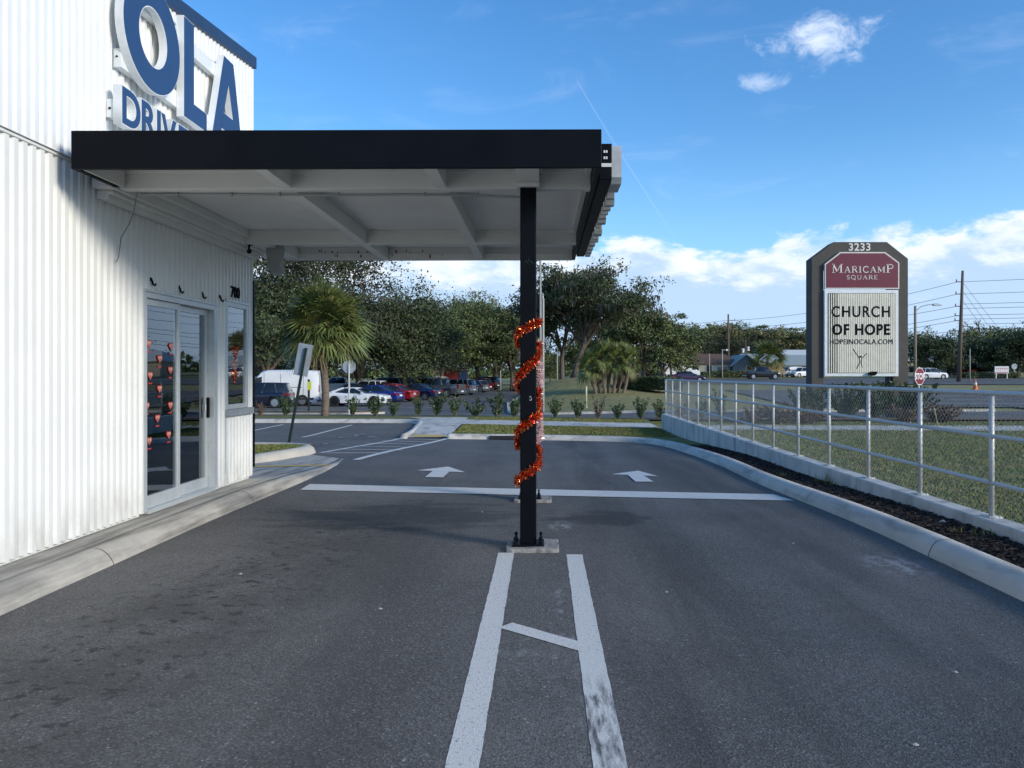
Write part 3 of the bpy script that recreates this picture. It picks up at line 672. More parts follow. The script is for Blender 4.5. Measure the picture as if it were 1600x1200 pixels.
roofz = lambda y: 5.98 + (y-10.77)*0.125
mb = MB()
def basez(y): return g(WX, y)+BASE
corr(mb, -2, DY0, basez, SEAM, WX); corr(mb, DY0, DY1, DZ, SEAM, WX); corr(mb, DY1, WY0, basez, SEAM, WX)
corr(mb, WY0, WY1, WZ1, SEAM, WX); corr(mb, WY0, WY1, basez, WZ0-0.08, WX); corr(mb, WY1, BY1, basez, SEAM, WX)
rel(mb, bld).build('wall_panel', M_WHITE, bld)
mb = MB(); corr(mb, -2, BY1, SEAM-0.02, lambda y: roofz(y)-0.06, WX+0.022)
rel(mb, bld).build('upper_wall_panel', M_WHITE, bld)
mb = MB()
for z in (0.55, 1.55, 2.75, 3.38, 3.62, 4.5, 5.15):
    k = int(-2/.105)
    while k*.105 < BY1-.1:
        y = (k+.15)*.105; k += 2
        if (DY0-.1 < y < DY1+.1 and z < 2.5) or (WY0-.1 < y < WY1+.1 and z < 2.6) or z > roofz(y)-.15 or z < basez(y): continue
        xw = WX+(.022 if z > SEAM else 0); mb.add([(xw+.001, y+.006*math.cos(a), z+.006*math.sin(a)) for a in (0, 1.05, 2.1, 3.14, 4.2, 5.24)]+[(xw+.005, y, z)], [(i, (i+1) % 6, 6) for i in range(6)])
tag(rel(mb, bld).build('wall_screws', M_SILVER, bld), kind='stuff')
mb = MB(); mb.box2((WX-0.1, -2, SEAM-0.045), (WX+0.034, BY1, SEAM-0.022)); mb.box2((WX-0.1, -2, SEAM-0.018), (WX+0.052, BY1, SEAM-0.012))
rel(mb, bld).build('seam_flashing', M_WHT2, bld)
mb = MB()      # the shell behind
mb.box2((WX-0.16, -2, 0.0), (WX-0.02, DY0-0.02, 5.0)); mb.box2((WX-0.16, DY0-0.02, DZ+0.02), (WX-0.02, BY1-0.02, 5.6)); mb.box2((WX-0.16, DY1+0.02, 0), (WX-0.02, WY0-0.02, DZ+0.02))
mb.box2((WX-0.16, WY0-0.02, 0), (WX-0.02, WY1+0.02, WZ0-0.09)); mb.box2((WX-0.16, WY1+0.02, 0), (WX-0.02, BY1-0.02, DZ+0.02)); mb.box2((WX-0.16, WY0-0.02, WZ1+.02), (WX-0.021, WY1+0.02, 2.58))
mb.box2((-13, BY1-0.16, 0), (WX-0.02, BY1-0.01, 5.4)); mb.box2((-13, -2, 0), (-12.9, BY1-.2, 5.4)); mb.box2((-13, -2.2, 0), (WX-0.02, -2.02, 4.4))
rel(mb, bld).build('shell_wall', M_WHT2, bld)
mb = MB(); mb.prism([(-2.2, roofz(-2.2)-0.2), (BY1, roofz(BY1)-0.2), (BY1, roofz(BY1)-0.1), (-2.2, roofz(-2.2)-0.1)], lambda p: (-13, *p), lambda p: (WX-0.02, *p))
rel(mb, bld).build('roof', M_WHT2, bld)
mb = MB(); mb.prism([(-2.2, roofz(-2.2)-0.10), (BY1+0.04, roofz(BY1)-0.10), (BY1+0.04, roofz(BY1)+0.06), (-2.2, roofz(-2.2)+0.06)], lambda p: (WX-0.1, *p), lambda p: (WX+0.075, *p))
mb.box2((-13, BY1-.1, roofz(BY1)-0.1), (WX-0.1, BY1+0.04, roofz(BY1)+0.06))
rel(mb, bld).build('roof_trim', M_NAVY, bld, bevel=0.006)
mb = MB(); mb.box2((WX-0.05, BY1, 2.9), (WX+0.03, BY1+0.03, roofz(BY1)-0.1)); mb.box2((WX-0.03, BY1-.012, BASE+.02), (WX+0.026, BY1+0.012, 2.9))
rel(mb, bld).build('corner_trim', M_WHT2, bld)
mb = MB(); mb.tube([(WX-.0, BY1+0.075, 2.9), (WX-.0, BY1+0.075, 0.35), (WX+.0, BY1+0.075, 0.28)], 0.035, 10); mb.box2((WX-.04, BY1+.03, 0.3), (WX+.035, BY1+.055, 2.9))
rel(mb, bld).build('downpipe', M_BLACK, bld, smooth=False)
mb = MB(); mb.box2((-12.9, -2, 0.0), (WX-0.05, BY1-.17, BASE-0.02)); rel(mb, bld).build('floor_slab', M_FLOOR, bld)
mb = MB(); mb.box2((-7.6, -1.9, BASE), (-7.5, BY1-.2, 3.4)); mb.box2((-7.5, 6.0, BASE), (WX-.17, 6.1, 3.4)); mb.box2((-7.5, BY1-.215, BASE), (WX-.17, BY1-.175, 2.75)); mb.box2((-7.5, 6.1, 2.75), (WX-.17, BY1-.2, 2.85))  # dark lining added over the white end wall: interior gloom put into colour
rel(mb, bld).build('inner_wall_and_lining', M_DARK, bld)

# sliding door
door = thing('sliding_door', (WX, DY0, BASE), 'silver framed two panel glass sliding door hung with red hearts', 'door')
door.parent = bld; door.location = Vector((WX, DY0, BASE)) - bld.location; del door['label']; del door['category']; door.name = 'door'
L0 = Vector((WX, DY0, BASE))
def rl(mb, L): mb.v = [(v[0]-L.x, v[1]-L.y, v[2]-L.z) for v in mb.v]; return mb
z0d = 0.175
mb = MB(); fw = 0.05
mb.box2((WX-.12, DY0, z0d), (WX+.028, DY0+fw, DZ-.001)); mb.box2((WX-.12, DY1-fw*1.8, z0d), (WX+.028, DY1, DZ-.001)); mb.box2((WX-.12, DY0+fw, DZ-.06), (WX+.026, DY1-fw*1.8, DZ-.001)); mb.box2((WX-.12, DY0+fw, z0d-.03), (WX+.045, DY1-fw*1.8, z0d+.012))
mb.box2((WX-.02, DY0-.025, z0d), (WX+.034, DY0-.001, DZ+.02)); mb.box2((WX-.02, DY0-.001, DZ), (WX+.036, DY1+.02, DZ+.03))
rl(mb, L0).build('door_frame', M_SILVER, door, bevel=0.003)
DM = 8.68
def leaf(y0, y1, x):
    mb = MB(); a, b = z0d+.014, DZ-.062
    mb.box2((x-.02, y0, a), (x+.02, y0+.06, b)); mb.box2((x-.02, y1-.06, a), (x+.02, y1, b)); mb.box2((x-.019, y0+.06, a), (x+.019, y1-.06, a+.13)); mb.box2((x-.019, y0+.06, b-.07), (x+.019, y1-.06, b))
    f = rl(mb, L0).build('door_leaf', M_SILVER, door, bevel=0.003)
    q = MB(); q.box2((x-.004, y0+.055, a+.125), (x+.004, y1-.055, b-.065)); rl(q, L0).build('door_pane', M_GLASS, f)
    return f
leaf(DY0+fw+.002, DM+.03, WX-.03); lf2 = leaf(DM-.02, DY1-.095, WX-.072)
mb = MB(); mb.box2((WX-.05, DY1-.145, 1.05), (WX-.02, DY1-.115, 1.30)); rl(mb, L0).build('door_handle', M_BLACK, lf2, bevel=.004)
mb = MB(); mb.box2((WX-.055, DY1-.17, 1.14), (WX-.048, DY1-.15, 1.21)); rl(mb, L0).build('lock_plate', M_WHT2, lf2)
# window by the corner
mb = MB(); x = WX
mb.box2((x-.1, WY0, WZ0), (x+.026, WY0+.05, WZ1)); mb.box2((x-.1, WY1-.05, WZ0), (x+.026, WY1, WZ1)); mb.box2((x-.1, WY0+.05, WZ1-.06), (x+.025, WY1-.05, WZ1)); mb.box2((x-.1, WY0+.05, WZ0), (x+.025, WY1-.05, WZ0+.06))
mb.box2((x-.02, WY0-.03, WZ1+.001), (x+.035, WY1+.03, WZ1+.03)); mb.box2((x-.02, WY0-.035, 0.3), (x+.024, WY0-.001, WZ1))
wf = rel(mb, bld).build('window_frame', M_SILVER, bld, bevel=.003)
mb = MB(); mb.box2((x-.004, WY0+.045, WZ0+.055), (x+.003, WY1-.045, WZ1-.055)); rel(mb, bld).build('window_pane', M_GLASS, wf)
mb = MB(); mb.box2((x-.03, WY0-.05, WZ0-.09), (x+.075, WY1+.10, WZ0-.002)); rel(mb, bld).build('window_sill', mat('sill_grey', (0.27, 0.30, 0.32), .6, var=.15), bld, bevel=.005)
# house number and hooks
Mwall = Matrix(((0, 0, 1, WX+.03), (1, 0, 0, 0), (0, 1, 0, 0), (0, 0, 0, 1)))      # text x -> +Y, y -> +Z, faces +X
def onwall(y, z, x=None):
    m = Mwall.copy(); m[0][3] = x if x is not None else WX+.03; m[1][3] = y; m[2][3] = z; return m
b_inv = Matrix.Translation(-bld.location)
FONT('700', 0.20, M_INK, 'house_number', bld, b_inv @ onwall(10.17, 2.60), 0.012, 0.004)
hk = []
for i, (px, py) in enumerate([(233, 441), (277, 453), (313, 462), (341, 467)]):
    Y = abs(WX)*1200/(848-px); z = 1.6+(583-py)/1200*Y
    L = Vector((WX+.02, Y, z))
    mb = MB(); mb.tube([(0, 0, .035), (.012, 0, .015), (.02, .0, -.02), (.035, .01, -.032), (.05, .012, -.012)], [.010, .010, .012, .013, .007], 8); mb.box((0, 0, .03), (.01, .03, .04))
    h = mb.build('wall_hook', M_BLACK, None, smooth=False, loc=L)
    tag(h, ['black hook above the near edge of the glass door', 'black hook above the middle post of the glass door', 'black hook above the far panel of the glass door', 'black hook between the glass door and house number 700'][i], 'hook', 'black hooks over the glass door')

# things inside and on the glass
ct = thing('shelf_rack', (-4.75, 9.30, BASE), 'white shelf rack of stock standing behind the left door panel', 'shelf rack')
mb = MB()
for dx in (-.2, .2):
    for dy in (-.38, .38): mb.box((dx, dy, .85), (.025, .025, 1.7))
mb.build('upright', M_WHT2, ct)
for z in (.35, .75, 1.02, 1.35):
    mb = MB(); mb.box((0, 0, z), (.42, .8, .025)); mb.build('shelf', M_WHT2, ct)
mb = MB(); rr = random.Random(4)
for z in (.363, .763, 1.033, 1.363):
    for k in range(5):
        h = rr.uniform(.1, .2); mb.box((rr.uniform(-.08, .08), -.3+k*.15, z+h/2), (.16, .11, h), rr.randrange(4))
o = mb.build('stock', [mat('goods_brown', (.25, .15, .09), .6), mat('goods_green', (.10, .25, .08), .6), mat('goods_cream', (.5, .46, .38), .6), mat('goods_red', (.35, .06, .05), .6)], ct)
ctr = thing('service_counter', (-6.6, 9.0, BASE), 'dark counter deep inside behind the far door panel', 'counter')
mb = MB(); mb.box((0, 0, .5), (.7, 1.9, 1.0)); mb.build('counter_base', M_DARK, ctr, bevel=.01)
mb = MB(); mb.box((0, 0, 1.025), (.8, 2.0, .05)); mb.build('counter_top', M_WHT2, ctr, bevel=.01)

def heart_poly(s, n=28):
    pts = []
    for i in range(n):
        t = 2*math.pi*i/n; pts.append((s*0.0625*16*math.sin(t)**3/1.0, s*0.0625*(13*math.cos(t)-5*math.cos(2*t)-2*math.cos(3*t)-math.cos(4*t))*0.95))
    return pts
HL = ['highest heart at the near edge of the glass door', 'upper heart nearest the middle post of the glass door', 'second heart down in the centre column of the door glass', 'heart below the upper one beside the middle door post', 'heart level with the window sign at the near door edge',
      'heart over the green item in the centre of the door glass', 'lower heart at the near edge just above the white shelf', 'low heart by the middle door post above the white shelf', 'heart below the white shelf in the centre of the door glass', 'lowest heart beside the middle post of the glass door', 'lowest heart at the near edge of the glass door']
for i, (u, v) in enumerate([(200, 428), (295, 440), (247, 492), (292, 540), (206, 563), (246, 620), (192, 693), (292, 690), (237, 745), (285, 815), (202, 842)]):
    px, py = 160+u/2.728, 380+v/2.728; xg = WX-.012; Y = -xg*1200/(848-px); z = 1.6+(583-py)/1200*Y
    h = thing('heart_decoration', (xg-0.008, Y, z), 'red paper '+HL[i], 'decoration', 'paper hearts on the glass door')
    s = 0.052
    mb = MB(); mb.prism(heart_poly(s), lambda p: (0, p[0], p[1]), lambda p: (.004, p[0], p[1])); mb.build('heart_card', M_RED, h)
    mb = MB(); mb.prism(heart_poly(s*.78), lambda p: (.0045, p[0], p[1]), lambda p: (.006, p[0], p[1])); mb.build('heart_inset', M_PINK, h)
    mb = MB(); mb.prism(heart_poly(s*.34), lambda p: (.0065, p[0]*.7, p[1]-.012), lambda p: (.008, p[0]*.7, p[1]-.012)); mb.box((.002, 0, -.085), (.003, .075, .016)); mb.build('heart_centre', M_RED, h)
for i, (u, v) in enumerate([(557, 463), (557, 513), (557, 562)]):
    px, py = 160+u/2.728, 380+v/2.728; xg = WX-.02; Y = -xg*1200/(848-px); z = 1.6+(583-py)/1200*Y
    mb = MB(); rr = random.Random(20+i)
    for k in range(700):
        a, b = rr.choice(heart_poly(.115)); q = rr.random()**.5; p = Vector((rr.uniform(0, .03), a*q, b*q)); d = Vector([rr.uniform(-1, 1) for _ in range(3)])*.016; e = Vector([rr.uniform(-1, 1) for _ in range(3)])*.005
        mb.add([p-e, p+e, p+e+d, p-e+d], [(0, 1, 2, 3)])
    tag(mb.build('tinsel_heart', M_TINW if i == 1 else M_TIN, None, loc=(xg, Y, z)), ['topmost red tinsel heart in the corner window', 'pale tinsel heart between two red ones in the corner window', 'lowest red tinsel heart in the corner window'][i], 'decoration', 'tinsel hearts in the corner window')
# window sign with glowing blue border
px, py = 160+550/2.728, 380+662/2.728; xg = WX-.03; Y = -xg*1200/(848-px); z = 1.6+(583-py)/1200*Y
ns = thing('window_sign', (xg, Y-.01, z+.09), 'small blue bordered open sign low in the corner window', 'sign')
mb = MB(); mb.box((0, 0, 0), (.02, .46, .26)); mb.build('sign_board', M_DARK, ns)
mb = MB()
for (c, d_) in [((.015, 0, .12), (.012, .48, .016)), ((.015, 0, -.12), (.012, .48, .016)), ((.015, -.232, 0), (.012, .016, .224)), ((.015, .232, 0), (.012, .016, .224))]: mb.box(c, d_)
mb.build('sign_border', mat('blue_tube', (.05, .05, .5), .4, emit=((.08, .06, .9), 3.0)), ns)
FONT('OPEN', 0.15, mat('yellow_tube', (.5, .42, .1), .5), 'sign_letters', ns, Matrix(((0, 0, 1, .016), (1, 0, 0, 0), (0, 1, 0, -.05), (0, 0, 0, 1))), 0.006)

# ------------------------------------------------------------------ the canopy sign on the wall
sg = thing('wall_sign', (WX+.02, 8.3, 4.9), 'big blue and white channel letter sign on the upper wall', 'sign')
SX0 = WX+.122; SX1 = WX+.20
def rs(mb): L = sg.location; mb.v = [(v[0]-L.x, v[1]-L.y, v[2]-L.z) for v in mb.v]; return mb
def ell(cy, cz, ry, rz, n=56): return [(cy+ry*math.cos(2*math.pi*i/n), cz+rz*math.sin(2*math.pi*i/n)) for i in range(n)]
ZB, ZT = 4.39, 5.49
def ringprism(mb, out, inn, x0, x1, mi=0):
    n = len(out); vs = [(x1, *p) for p in out]+[(x1, *p) for p in inn]+[(x0, *p) for p in out]+[(x0, *p) for p in inn]; fs = []
    for i in range(n):
        j = (i+1) % n; fs += [(i, j, n+j, n+i), (2*n+i, 3*n+i, 3*n+j, 2*n+j), (i, 2*n+i, 2*n+j, j), (n+i, n+j, 3*n+j, 3*n+i)]
    mb.add(vs, fs, mi)
def letter(name, outer, hole, grow):
    """white return with a blue face set 3 mm proud and a slim white rim left round it"""
    mb = MB(); fc = MB()
    if hole:
        ringprism(mb, outer, hole, SX0, SX1); oo, hh = grow
        ringprism(fc, oo, hh, SX1+.0005, SX1+.004)
    else:
        mb.prism(outer, lambda p: (SX0, *p), lambda p: (SX1, *p)); fc.prism(grow[0], lambda p: (SX1+.0005, *p), lambda p: (SX1+.004, *p))
    o = fixn(rs(mb).build(name, M_WHT2, sg)); fixn(rs(fc).build('letter_face', M_BLUE, o)); return o
OC, OW = 7.694, 0.56
letter('letter', ell(OC, 4.958, OW, 0.548), ell(OC, 4.958, .270, .286), (ell(OC, 4.958, OW-.009, .539), ell(OC, 4.958, .281, .297)))
def Lp(e): return [(8.342+e, ZB+e), (8.915-e, ZB+e), (8.915-e, ZB+.22-e), (8.59-e, ZB+.22-e), (8.59-e, ZT-e), (8.342+e, ZT-e)]
letter('letter', Lp(0), None, (Lp(.008),))
def Aout(e): return [(8.80+e*1.3, ZB+e), (9.06-e, ZB+e), (9.12-e*.5, ZB+.22+e*.4), (9.20, ZB+.22+e*.4), (9.39, ZB+.22+e*.4), (9.45+e*.5, ZB+.22+e*.4), (9.51+e, ZB+e), (9.78-e*1.3, ZB+e), (9.43-e*.6, ZT-e), (9.29, ZT-e), (9.15+e*.6, ZT-e)]
# letter A: outline with a triangular hole, made as quads between outline and hole
def Apair(e):
    o = [(9.04+e*1.3, ZB+e), (9.27-e, ZB+e), (9.32-e, ZB+.18+e), (9.73+e, ZB+.18+e), (9.78+e, ZB+e), (10.0-e*1.3, ZB+e), (9.68-e*.5, ZT-e), (9.39+e*.5, ZT-e)]
    h = [(9.39-e, ZB+.40-e), (9.39-e, ZB+.40-e), (9.39-e, ZB+.40-e), (9.66+e, ZB+.40-e), (9.66+e, ZB+.40-e), (9.66+e, ZB+.40-e), (9.53, ZT-.32+e), (9.53, ZT-.32+e)]
    return o, h
AO = .242
o1, h1 = Apair(0); o2, h2 = Apair(.009)
letter('letter', o1, h1, (o2, h2))
dg = Matrix.Translation(-sg.location)
for ch, y, w in [('D', 7.275, 1.0), ('R', 7.585, 1.0), ('I', 7.80, 1.0), ('V', 8.01, 1.0), ('E', 8.32, 1.0)]:
    o = FONT(ch, 0.47, M_WHT2, 'small_letter', sg, dg @ onwall(y, 3.934, SX1-.04), 0.08, 0.022, sx=1.0)
    FONT(ch, 0.47, M_BLUE, 'letter_face', o, dg @ onwall(y, 3.934, SX1+.0025), 0.004, 0.012, sx=1.0)
mb = MB()
mb.box2((WX+.045, 7.25, 4.49), (SX0-.002, 9.9, 4.67)); mb.box2((WX+.047, 7.35, 5.207), (SX0-.002, 9.8, 5.368)); mb.box2((WX+.046, 7.13, 3.977), (SX0-.002, 8.6, 4.149))

rs(mb).build('raceway', M_WHT2, sg, bevel=.004)
mb = MB(); mb.tube([(SX0-.04, 7.249, 4.59), (SX0-.04, 7.24, 4.59)], .009, 8); mb.tube([(SX0-.04, 7.129, 4.06), (SX0-.04, 7.12, 4.06)], .011, 8)
rs(mb).build('cable_gland', M_BLACK, sg)
# ------------------------------------------------------------------ the canopy
CX0, CX1, CY0, CY1 = -3.87, 0.483, 6.30, 11.50
cp = thing('canopy', (-1.7, 8.9, 3.3), 'flat canopy with black fascia and white joists beside the building', 'canopy')
def rc(mb):
    L = cp.location; mb.v = [(v[0]-L.x, v[1]-L.y, v[2]-L.z) for v in mb.v]; return mb
def tz(x): return 0.012*(x-CX0)/(CX1-CX0)
FB, FT = 3.275, 3.590
mb = MB(); t = .045
mb.prism([(CX0, FB), (CX1, FB+.015), (CX1, FT+.012), (CX0, FT)], lambda p: (p[0], CY0, p[1]), lambda p: (p[0], CY0+t, p[1]))
rc(mb); fixn(mb.build('fascia', M_BLACK, cp, bevel=.004))
mb = MB(); mb.prism([(CX0+t, FB), (CX1-t, FB+.015), (CX1-t, FT+.012), (CX0+t, FT)], lambda p: (p[0], CY1-t, p[1]), lambda p: (p[0], CY1, p[1])); rc(mb); fixn(mb.build('rear_fascia', M_BLACK, cp, bevel=.004))
mb = MB(); mb.box2((CX1-t, CY0+t, FB+.016), (CX1-.0005, CY1, FT+.010)); fixn(rc(mb).build('side_fascia', M_BLACK, cp, bevel=.003))
mb = MB(); mb.box2((CX0+.0005, CY0+t, FB+.001), (CX0+t, 6.93, FT-.002)); fixn(rc(mb).build('side_fascia', M_BLACK, cp, bevel=.003))
mb = MB(); mb.box2((CX0-.21, CY0+.35, 3.50), (CX1-t, CY1-t, 3.54)); rc(mb).build('roof_deck', M_WHT2, cp)
mb = MB()
seams = [CY0+t+.0]
mb.box2((CX0-.0, CY0+t, 3.462), (CX1-t, CY1-t, 3.482)); rc(mb).build('ceiling', M_SOFFIT, cp)
BB = 3.285
for (y0, y1) in ((7.02, 7.14), (10.0, 10.12)):
    mb = MB(); mb.box2((CX0-.02, y0, BB), (CX1-t-.001, y1, 3.461)); mb.box2((CX0-.02, y0-.02, 3.425), (CX1-t-.002, y0-.0005, 3.4605)); rc(mb).build('beam', M_SOFFIT, cp, bevel=.004)
def joist(xc, w, y0, y1):
    mb = MB(); mb.box2((xc-w/2, y0, BB+.005), (xc+w/2, y1, 3.460)); return mb
for xc in (-2.345, -0.93):
    mb = MB()
    for (a, b) in ((CY0+t+.001, 6.998), (7.142, 9.978), (10.122, CY1-t-.06)): mb.box2((xc-.055, a, BB+.004), (xc+.055, b, 3.460))
    rc(mb).build('joist', M_SOFFIT, cp, bevel=.004)
mb = MB()
for (a, b) in ((CY0+t+.001, 6.998), (7.142, 9.978), (10.122, CY1-t-.06)): mb.box2((CX1-.10, a, 3.41), (CX1-t-.004, b, 3.4595))
rc(mb).build('ceiling_trim', M_SOFFIT, cp)
mb = MB(); mb.box2((CX0+t+.001, CY1-t-.055, FB+.004), (CX1-t-.001, CY1-t-.001, 3.4605)); mb.box2((CX0+t+.2, CY1-t-.085, 3.36), (CX1-.2, CY1-t-.056, 3.375)); rc(mb).build('rear_trim', M_SOFFIT, cp)
mb = MB()    # ledger and stepped trims along the building
mb.box2((CX0+t+.001, CY0+t+.001, FB+.012), (CX0+t+.02, 7.0, 3.46)); mb.box2((CX0-.02, 7.142, 3.37), (CX0+.06, 9.978, 3.4595)); mb.box2((WX+.05, 6.9, 3.27), (CX0+.0, 11.3, 3.43)); mb.box2((WX+.03, 7.0, 3.19), (WX+.14, 10.75, 3.268)); mb.box2((WX+.14, 7.0, 3.235), (WX+.185, 10.75, 3.267))
mb.box2((CX0, 10.122, 3.30), (CX0+.25, CY1-.11, 3.46))
rc(mb).build('ledger', M_SOFFIT, cp, bevel=.004)
mb = MB(); rr = random.Random(9)
for px in (453, 499, 502, 508, 519, 524, 527, 560, 564, 574, 613, 619, 635, 641, 660, 672, 691):
    Y = CY1-t-.056; x = X_(px, Y); zt = 3.36+rr.uniform(-.01, .08); zb = zt-rr.uniform(.03, .075); w = rr.uniform(.004, .014)
    if zt > 3.352: zt = min(zt, 3.455)
    mb.box2((x-w, Y-.0012, max(zb, 3.28)), (x+w, Y-.0004, zt))
rc(mb).build('rust_streaks', M_RUST, cp)
mb = MB(); mb.box2((-.232, CY0+t+.001, 3.33), (-.03, 7.0, 3.4595)); mb.box2((-.235, 6.93, 3.287), (-.028, 7.018, 3.329)); rc(mb).build('post_bracket', M_SOFFIT, cp, bevel=.004)
mb = MB()    # conduit hung on the back of the front beam
pts = [(-3.75, 7.17, 3.268), (-3.0, 7.17, 3.272), (-2.0, 7.17, 3.262), (-1.3, 7.17, 3.27), (-.7, 7.17, 3.262), (-.25, 7.17, 3.245), (-.16, 7.15, 3.24)]
mb.tube(pts, .013, 8)
for x in (-3.4, -2.9, -2.45, -1.9, -1.1, -.6): mb.box((x, 7.165, 3.275), (.012, .03, .05))
rc(mb).build('conduit', mat('conduit_grey', (.30, .30, .29), .5), cp)

cord = MB(); cord.tube([(-3.78, 7.15, 3.27), (-3.82, 7.2, 3.19), (-3.86, 7.25, 3.12), (-3.93, 7.3, 3.02), (WX+.06, 7.36, 2.90), (WX+.045, 7.36, 2.78), (WX+.05, 7.33, 2.70), (WX+.06, 7.28, 2.655)], .005, 6)
tag(cord.build('loose_cord', mat('cord_grey', (.22, .22, .21), .6)), 'thin loose grey cord dangling from the canopy onto the white wall', 'cord')

# loudspeaker and camera under the canopy's far corner
sp = thing('loudspeaker', (-3.66, 10.5, 3.28), 'grey loudspeaker hanging under the far corner of the canopy', 'loudspeaker')
mb = MB(); prof = [(-.10, .06), (.08, .09), (.11, .02), (.09, -.12), (.10, -.24), (.12, -.31), (-.02, -.34), (-.07, -.22), (-.09, -.08)]
mb.prism(prof, lambda p: (p[0], -.09, p[1]), lambda p: (p[0], .09, p[1])); fixn(mb.build('speaker_body', mat('speaker_grey', (.33, .335, .32), .6, var=.1), sp, bevel=.012))
mb = MB(); mb.box((0, 0, .085), (.05, .05, .08)); mb.tube([(-.12, -.11, .05), (0, -.11, .1), (.12, -.11, .05)], .01, 6); mb.build('speaker_bracket', M_SILVER, sp)
sc_ = thing('security_camera', (-3.86, 10.1, 3.22), 'small black security camera beside the grey loudspeaker', 'camera')
mb = MB(); mb.tube([(0, 0, .06), (0, -.01, .0)], .014, 8); mb.box((0, 0, .06), (.06, .06, .012)); mb.build('camera_mount', M_BLACK, sc_)
mb = MB(); mb.tube([(-.01, .04, -.01), (.02, -.06, -.03)], .03, 12); mb.build('camera_body', M_BLACK, sc_, bevel=.005)

# roof-edge letter sign on the canopy's outer side, seen edge on
es = thing('edge_sign', (.56, 6.9, 3.45), 'black sign rail with white letters seen edge on along the canopy side', 'sign')
def re_(mb): L = es.location; mb.v = [(v[0]-L.x, v[1]-L.y, v[2]-L.z) for v in mb.v]; return mb
mb = MB(); mb.box2((.50, 6.82, 3.32), (.615, 11.35, 3.64)); mb.box2((.484, 7.3, 3.42), (.5, 7.4, 3.52)); mb.box2((.484, 10.3, 3.42), (.5, 10.4, 3.52)); re_(mb).build('sign_rail', M_BLACK, es, bevel=.015)
mb = MB(); mb.box2((.505, 6.812, 3.43), (.612, 6.819, 3.462)); 
for z in (3.50, 3.555): mb.box2((.54, 6.813, z), (.555, 6.819, z+.022)); mb.box2((.56, 6.813, z), (.575, 6.819, z+.022))
re_(mb).build('rail_label', M_WHT2, es)
rr = random.Random(31); y = 6.86; k = 0
while y < 11.2:
    w = .42 if k == 0 else rr.uniform(.16, .27); zt = 3.645 if k == 0 else 3.50+rr.uniform(-.03, .03); zb = 3.30 if k == 0 else 3.27+rr.uniform(-.015, .02)
    mb = MB(); e = min(.05, w/3)
    pr = [(y, zb+e), (y+e, zb), (y+w-e, zb), (y+w, zb+e), (y+w, zt-e), (y+w-e, zt), (y+e, zt), (y, zt-e)]
    x1 = .705 if k == 0 else .700+rr.uniform(-.02, .015)
    mb.prism(pr, lambda p: (.616, *p), lambda p: (x1, *p)); o = fixn(re_(mb).build('edge_letter', mat('letter_return', (.50, .52, .52), .5, var=.2), es)); y += w+rr.uniform(.04, .11); k += 1

# ------------------------------------------------------------------ posts
def post(x, y, label, w=.148, foot=True, ht=BB):
    z0 = g(x, y); p = thing('canopy_post', (x, y, z0), label, 'post', 'black posts carrying the canopy')
    mb = MB(); mb.box((0, 0, (ht-z0+.03)/2+.015), (w, w, ht-z0-.03)); mb.build('shaft', M_BLACK, p, bevel=.012, bseg=3)
    mb = MB(); mb.box((0, 0, .035+.008), (.29, .26, .018)); mb.build('base_plate', M_BLACK, p, bevel=.003)
    for a in (-1, 1):
        for b in (-1, 1):
            mb = MB(); mb.tube([(a*.115, b*.10, .05), (a*.115, b*.10, .125)], .009, 8); mb.tube([(a*.115, b*.10, .052), (a*.115, b*.10, .075)], .021, 6); mb.tube([(a*.115, b*.10, .10), (a*.115, b*.10, .112)], .018, 6); mb.build('anchor_bolt', M_BLACK, p)
    mb = MB(); rr = random.Random(int(y*10)); n = 36; ring = []
    for i in range(n):
        q = 2*math.pi*i/n; c, s = math.cos(q), math.sin(q); k = 1/max(abs(c)/.235, abs(s)/.215); k *= 1+rr.uniform(-.035, .02); ring.append((k*c+.04, k*s))
    mb.prism(ring, lambda q: (q[0], q[1], -.05), lambda q: (q[0], q[1], .034+rr.uniform(-.003, .003))); fixn(mb.build('concrete_footing', mat('footing', (.38, .36, .33), .9, vscale=12, col2=(.22, .21, .19), bump=.6, bscale=30), p, bevel=.008))
    return p
p1 = post(-.132, 7.05, 'near black steel canopy post wrapped in red tinsel')
mb = MB(); rr = random.Random(2)
for k in range(8):
    a = R(rr.uniform(0, 360)); r0 = .011; mb.add([(r0*rr.uniform(.4, 1.3)*math.cos(a+j*1.05)+.02, -.0745, .0+r0*rr.uniform(.6, 1.5)*math.sin(a+j*1.05)+rr.uniform(-.012, .012)+1.37) for j in range(6)], [tuple(range(6))])
mb.build('paint_chip', M_WHT2, p1)
mb = MB()
for k in range(10):
    a = Vector((rr.uniform(-.02, .02), -.0745, 2.62)); b = a+Vector((rr.uniform(-.05, .05), 0, rr.uniform(-.07, .05))); n_ = Vector((.003, 0, .002)); mb.add([a-n_, a+n_, b], [(0, 1, 2)])
mb.build('green_scuff', mat('green_scuff', (.012, .035, .024), .6), p1)
p2 = post(-.165, 9.85, 'far black canopy post standing on the stop line')

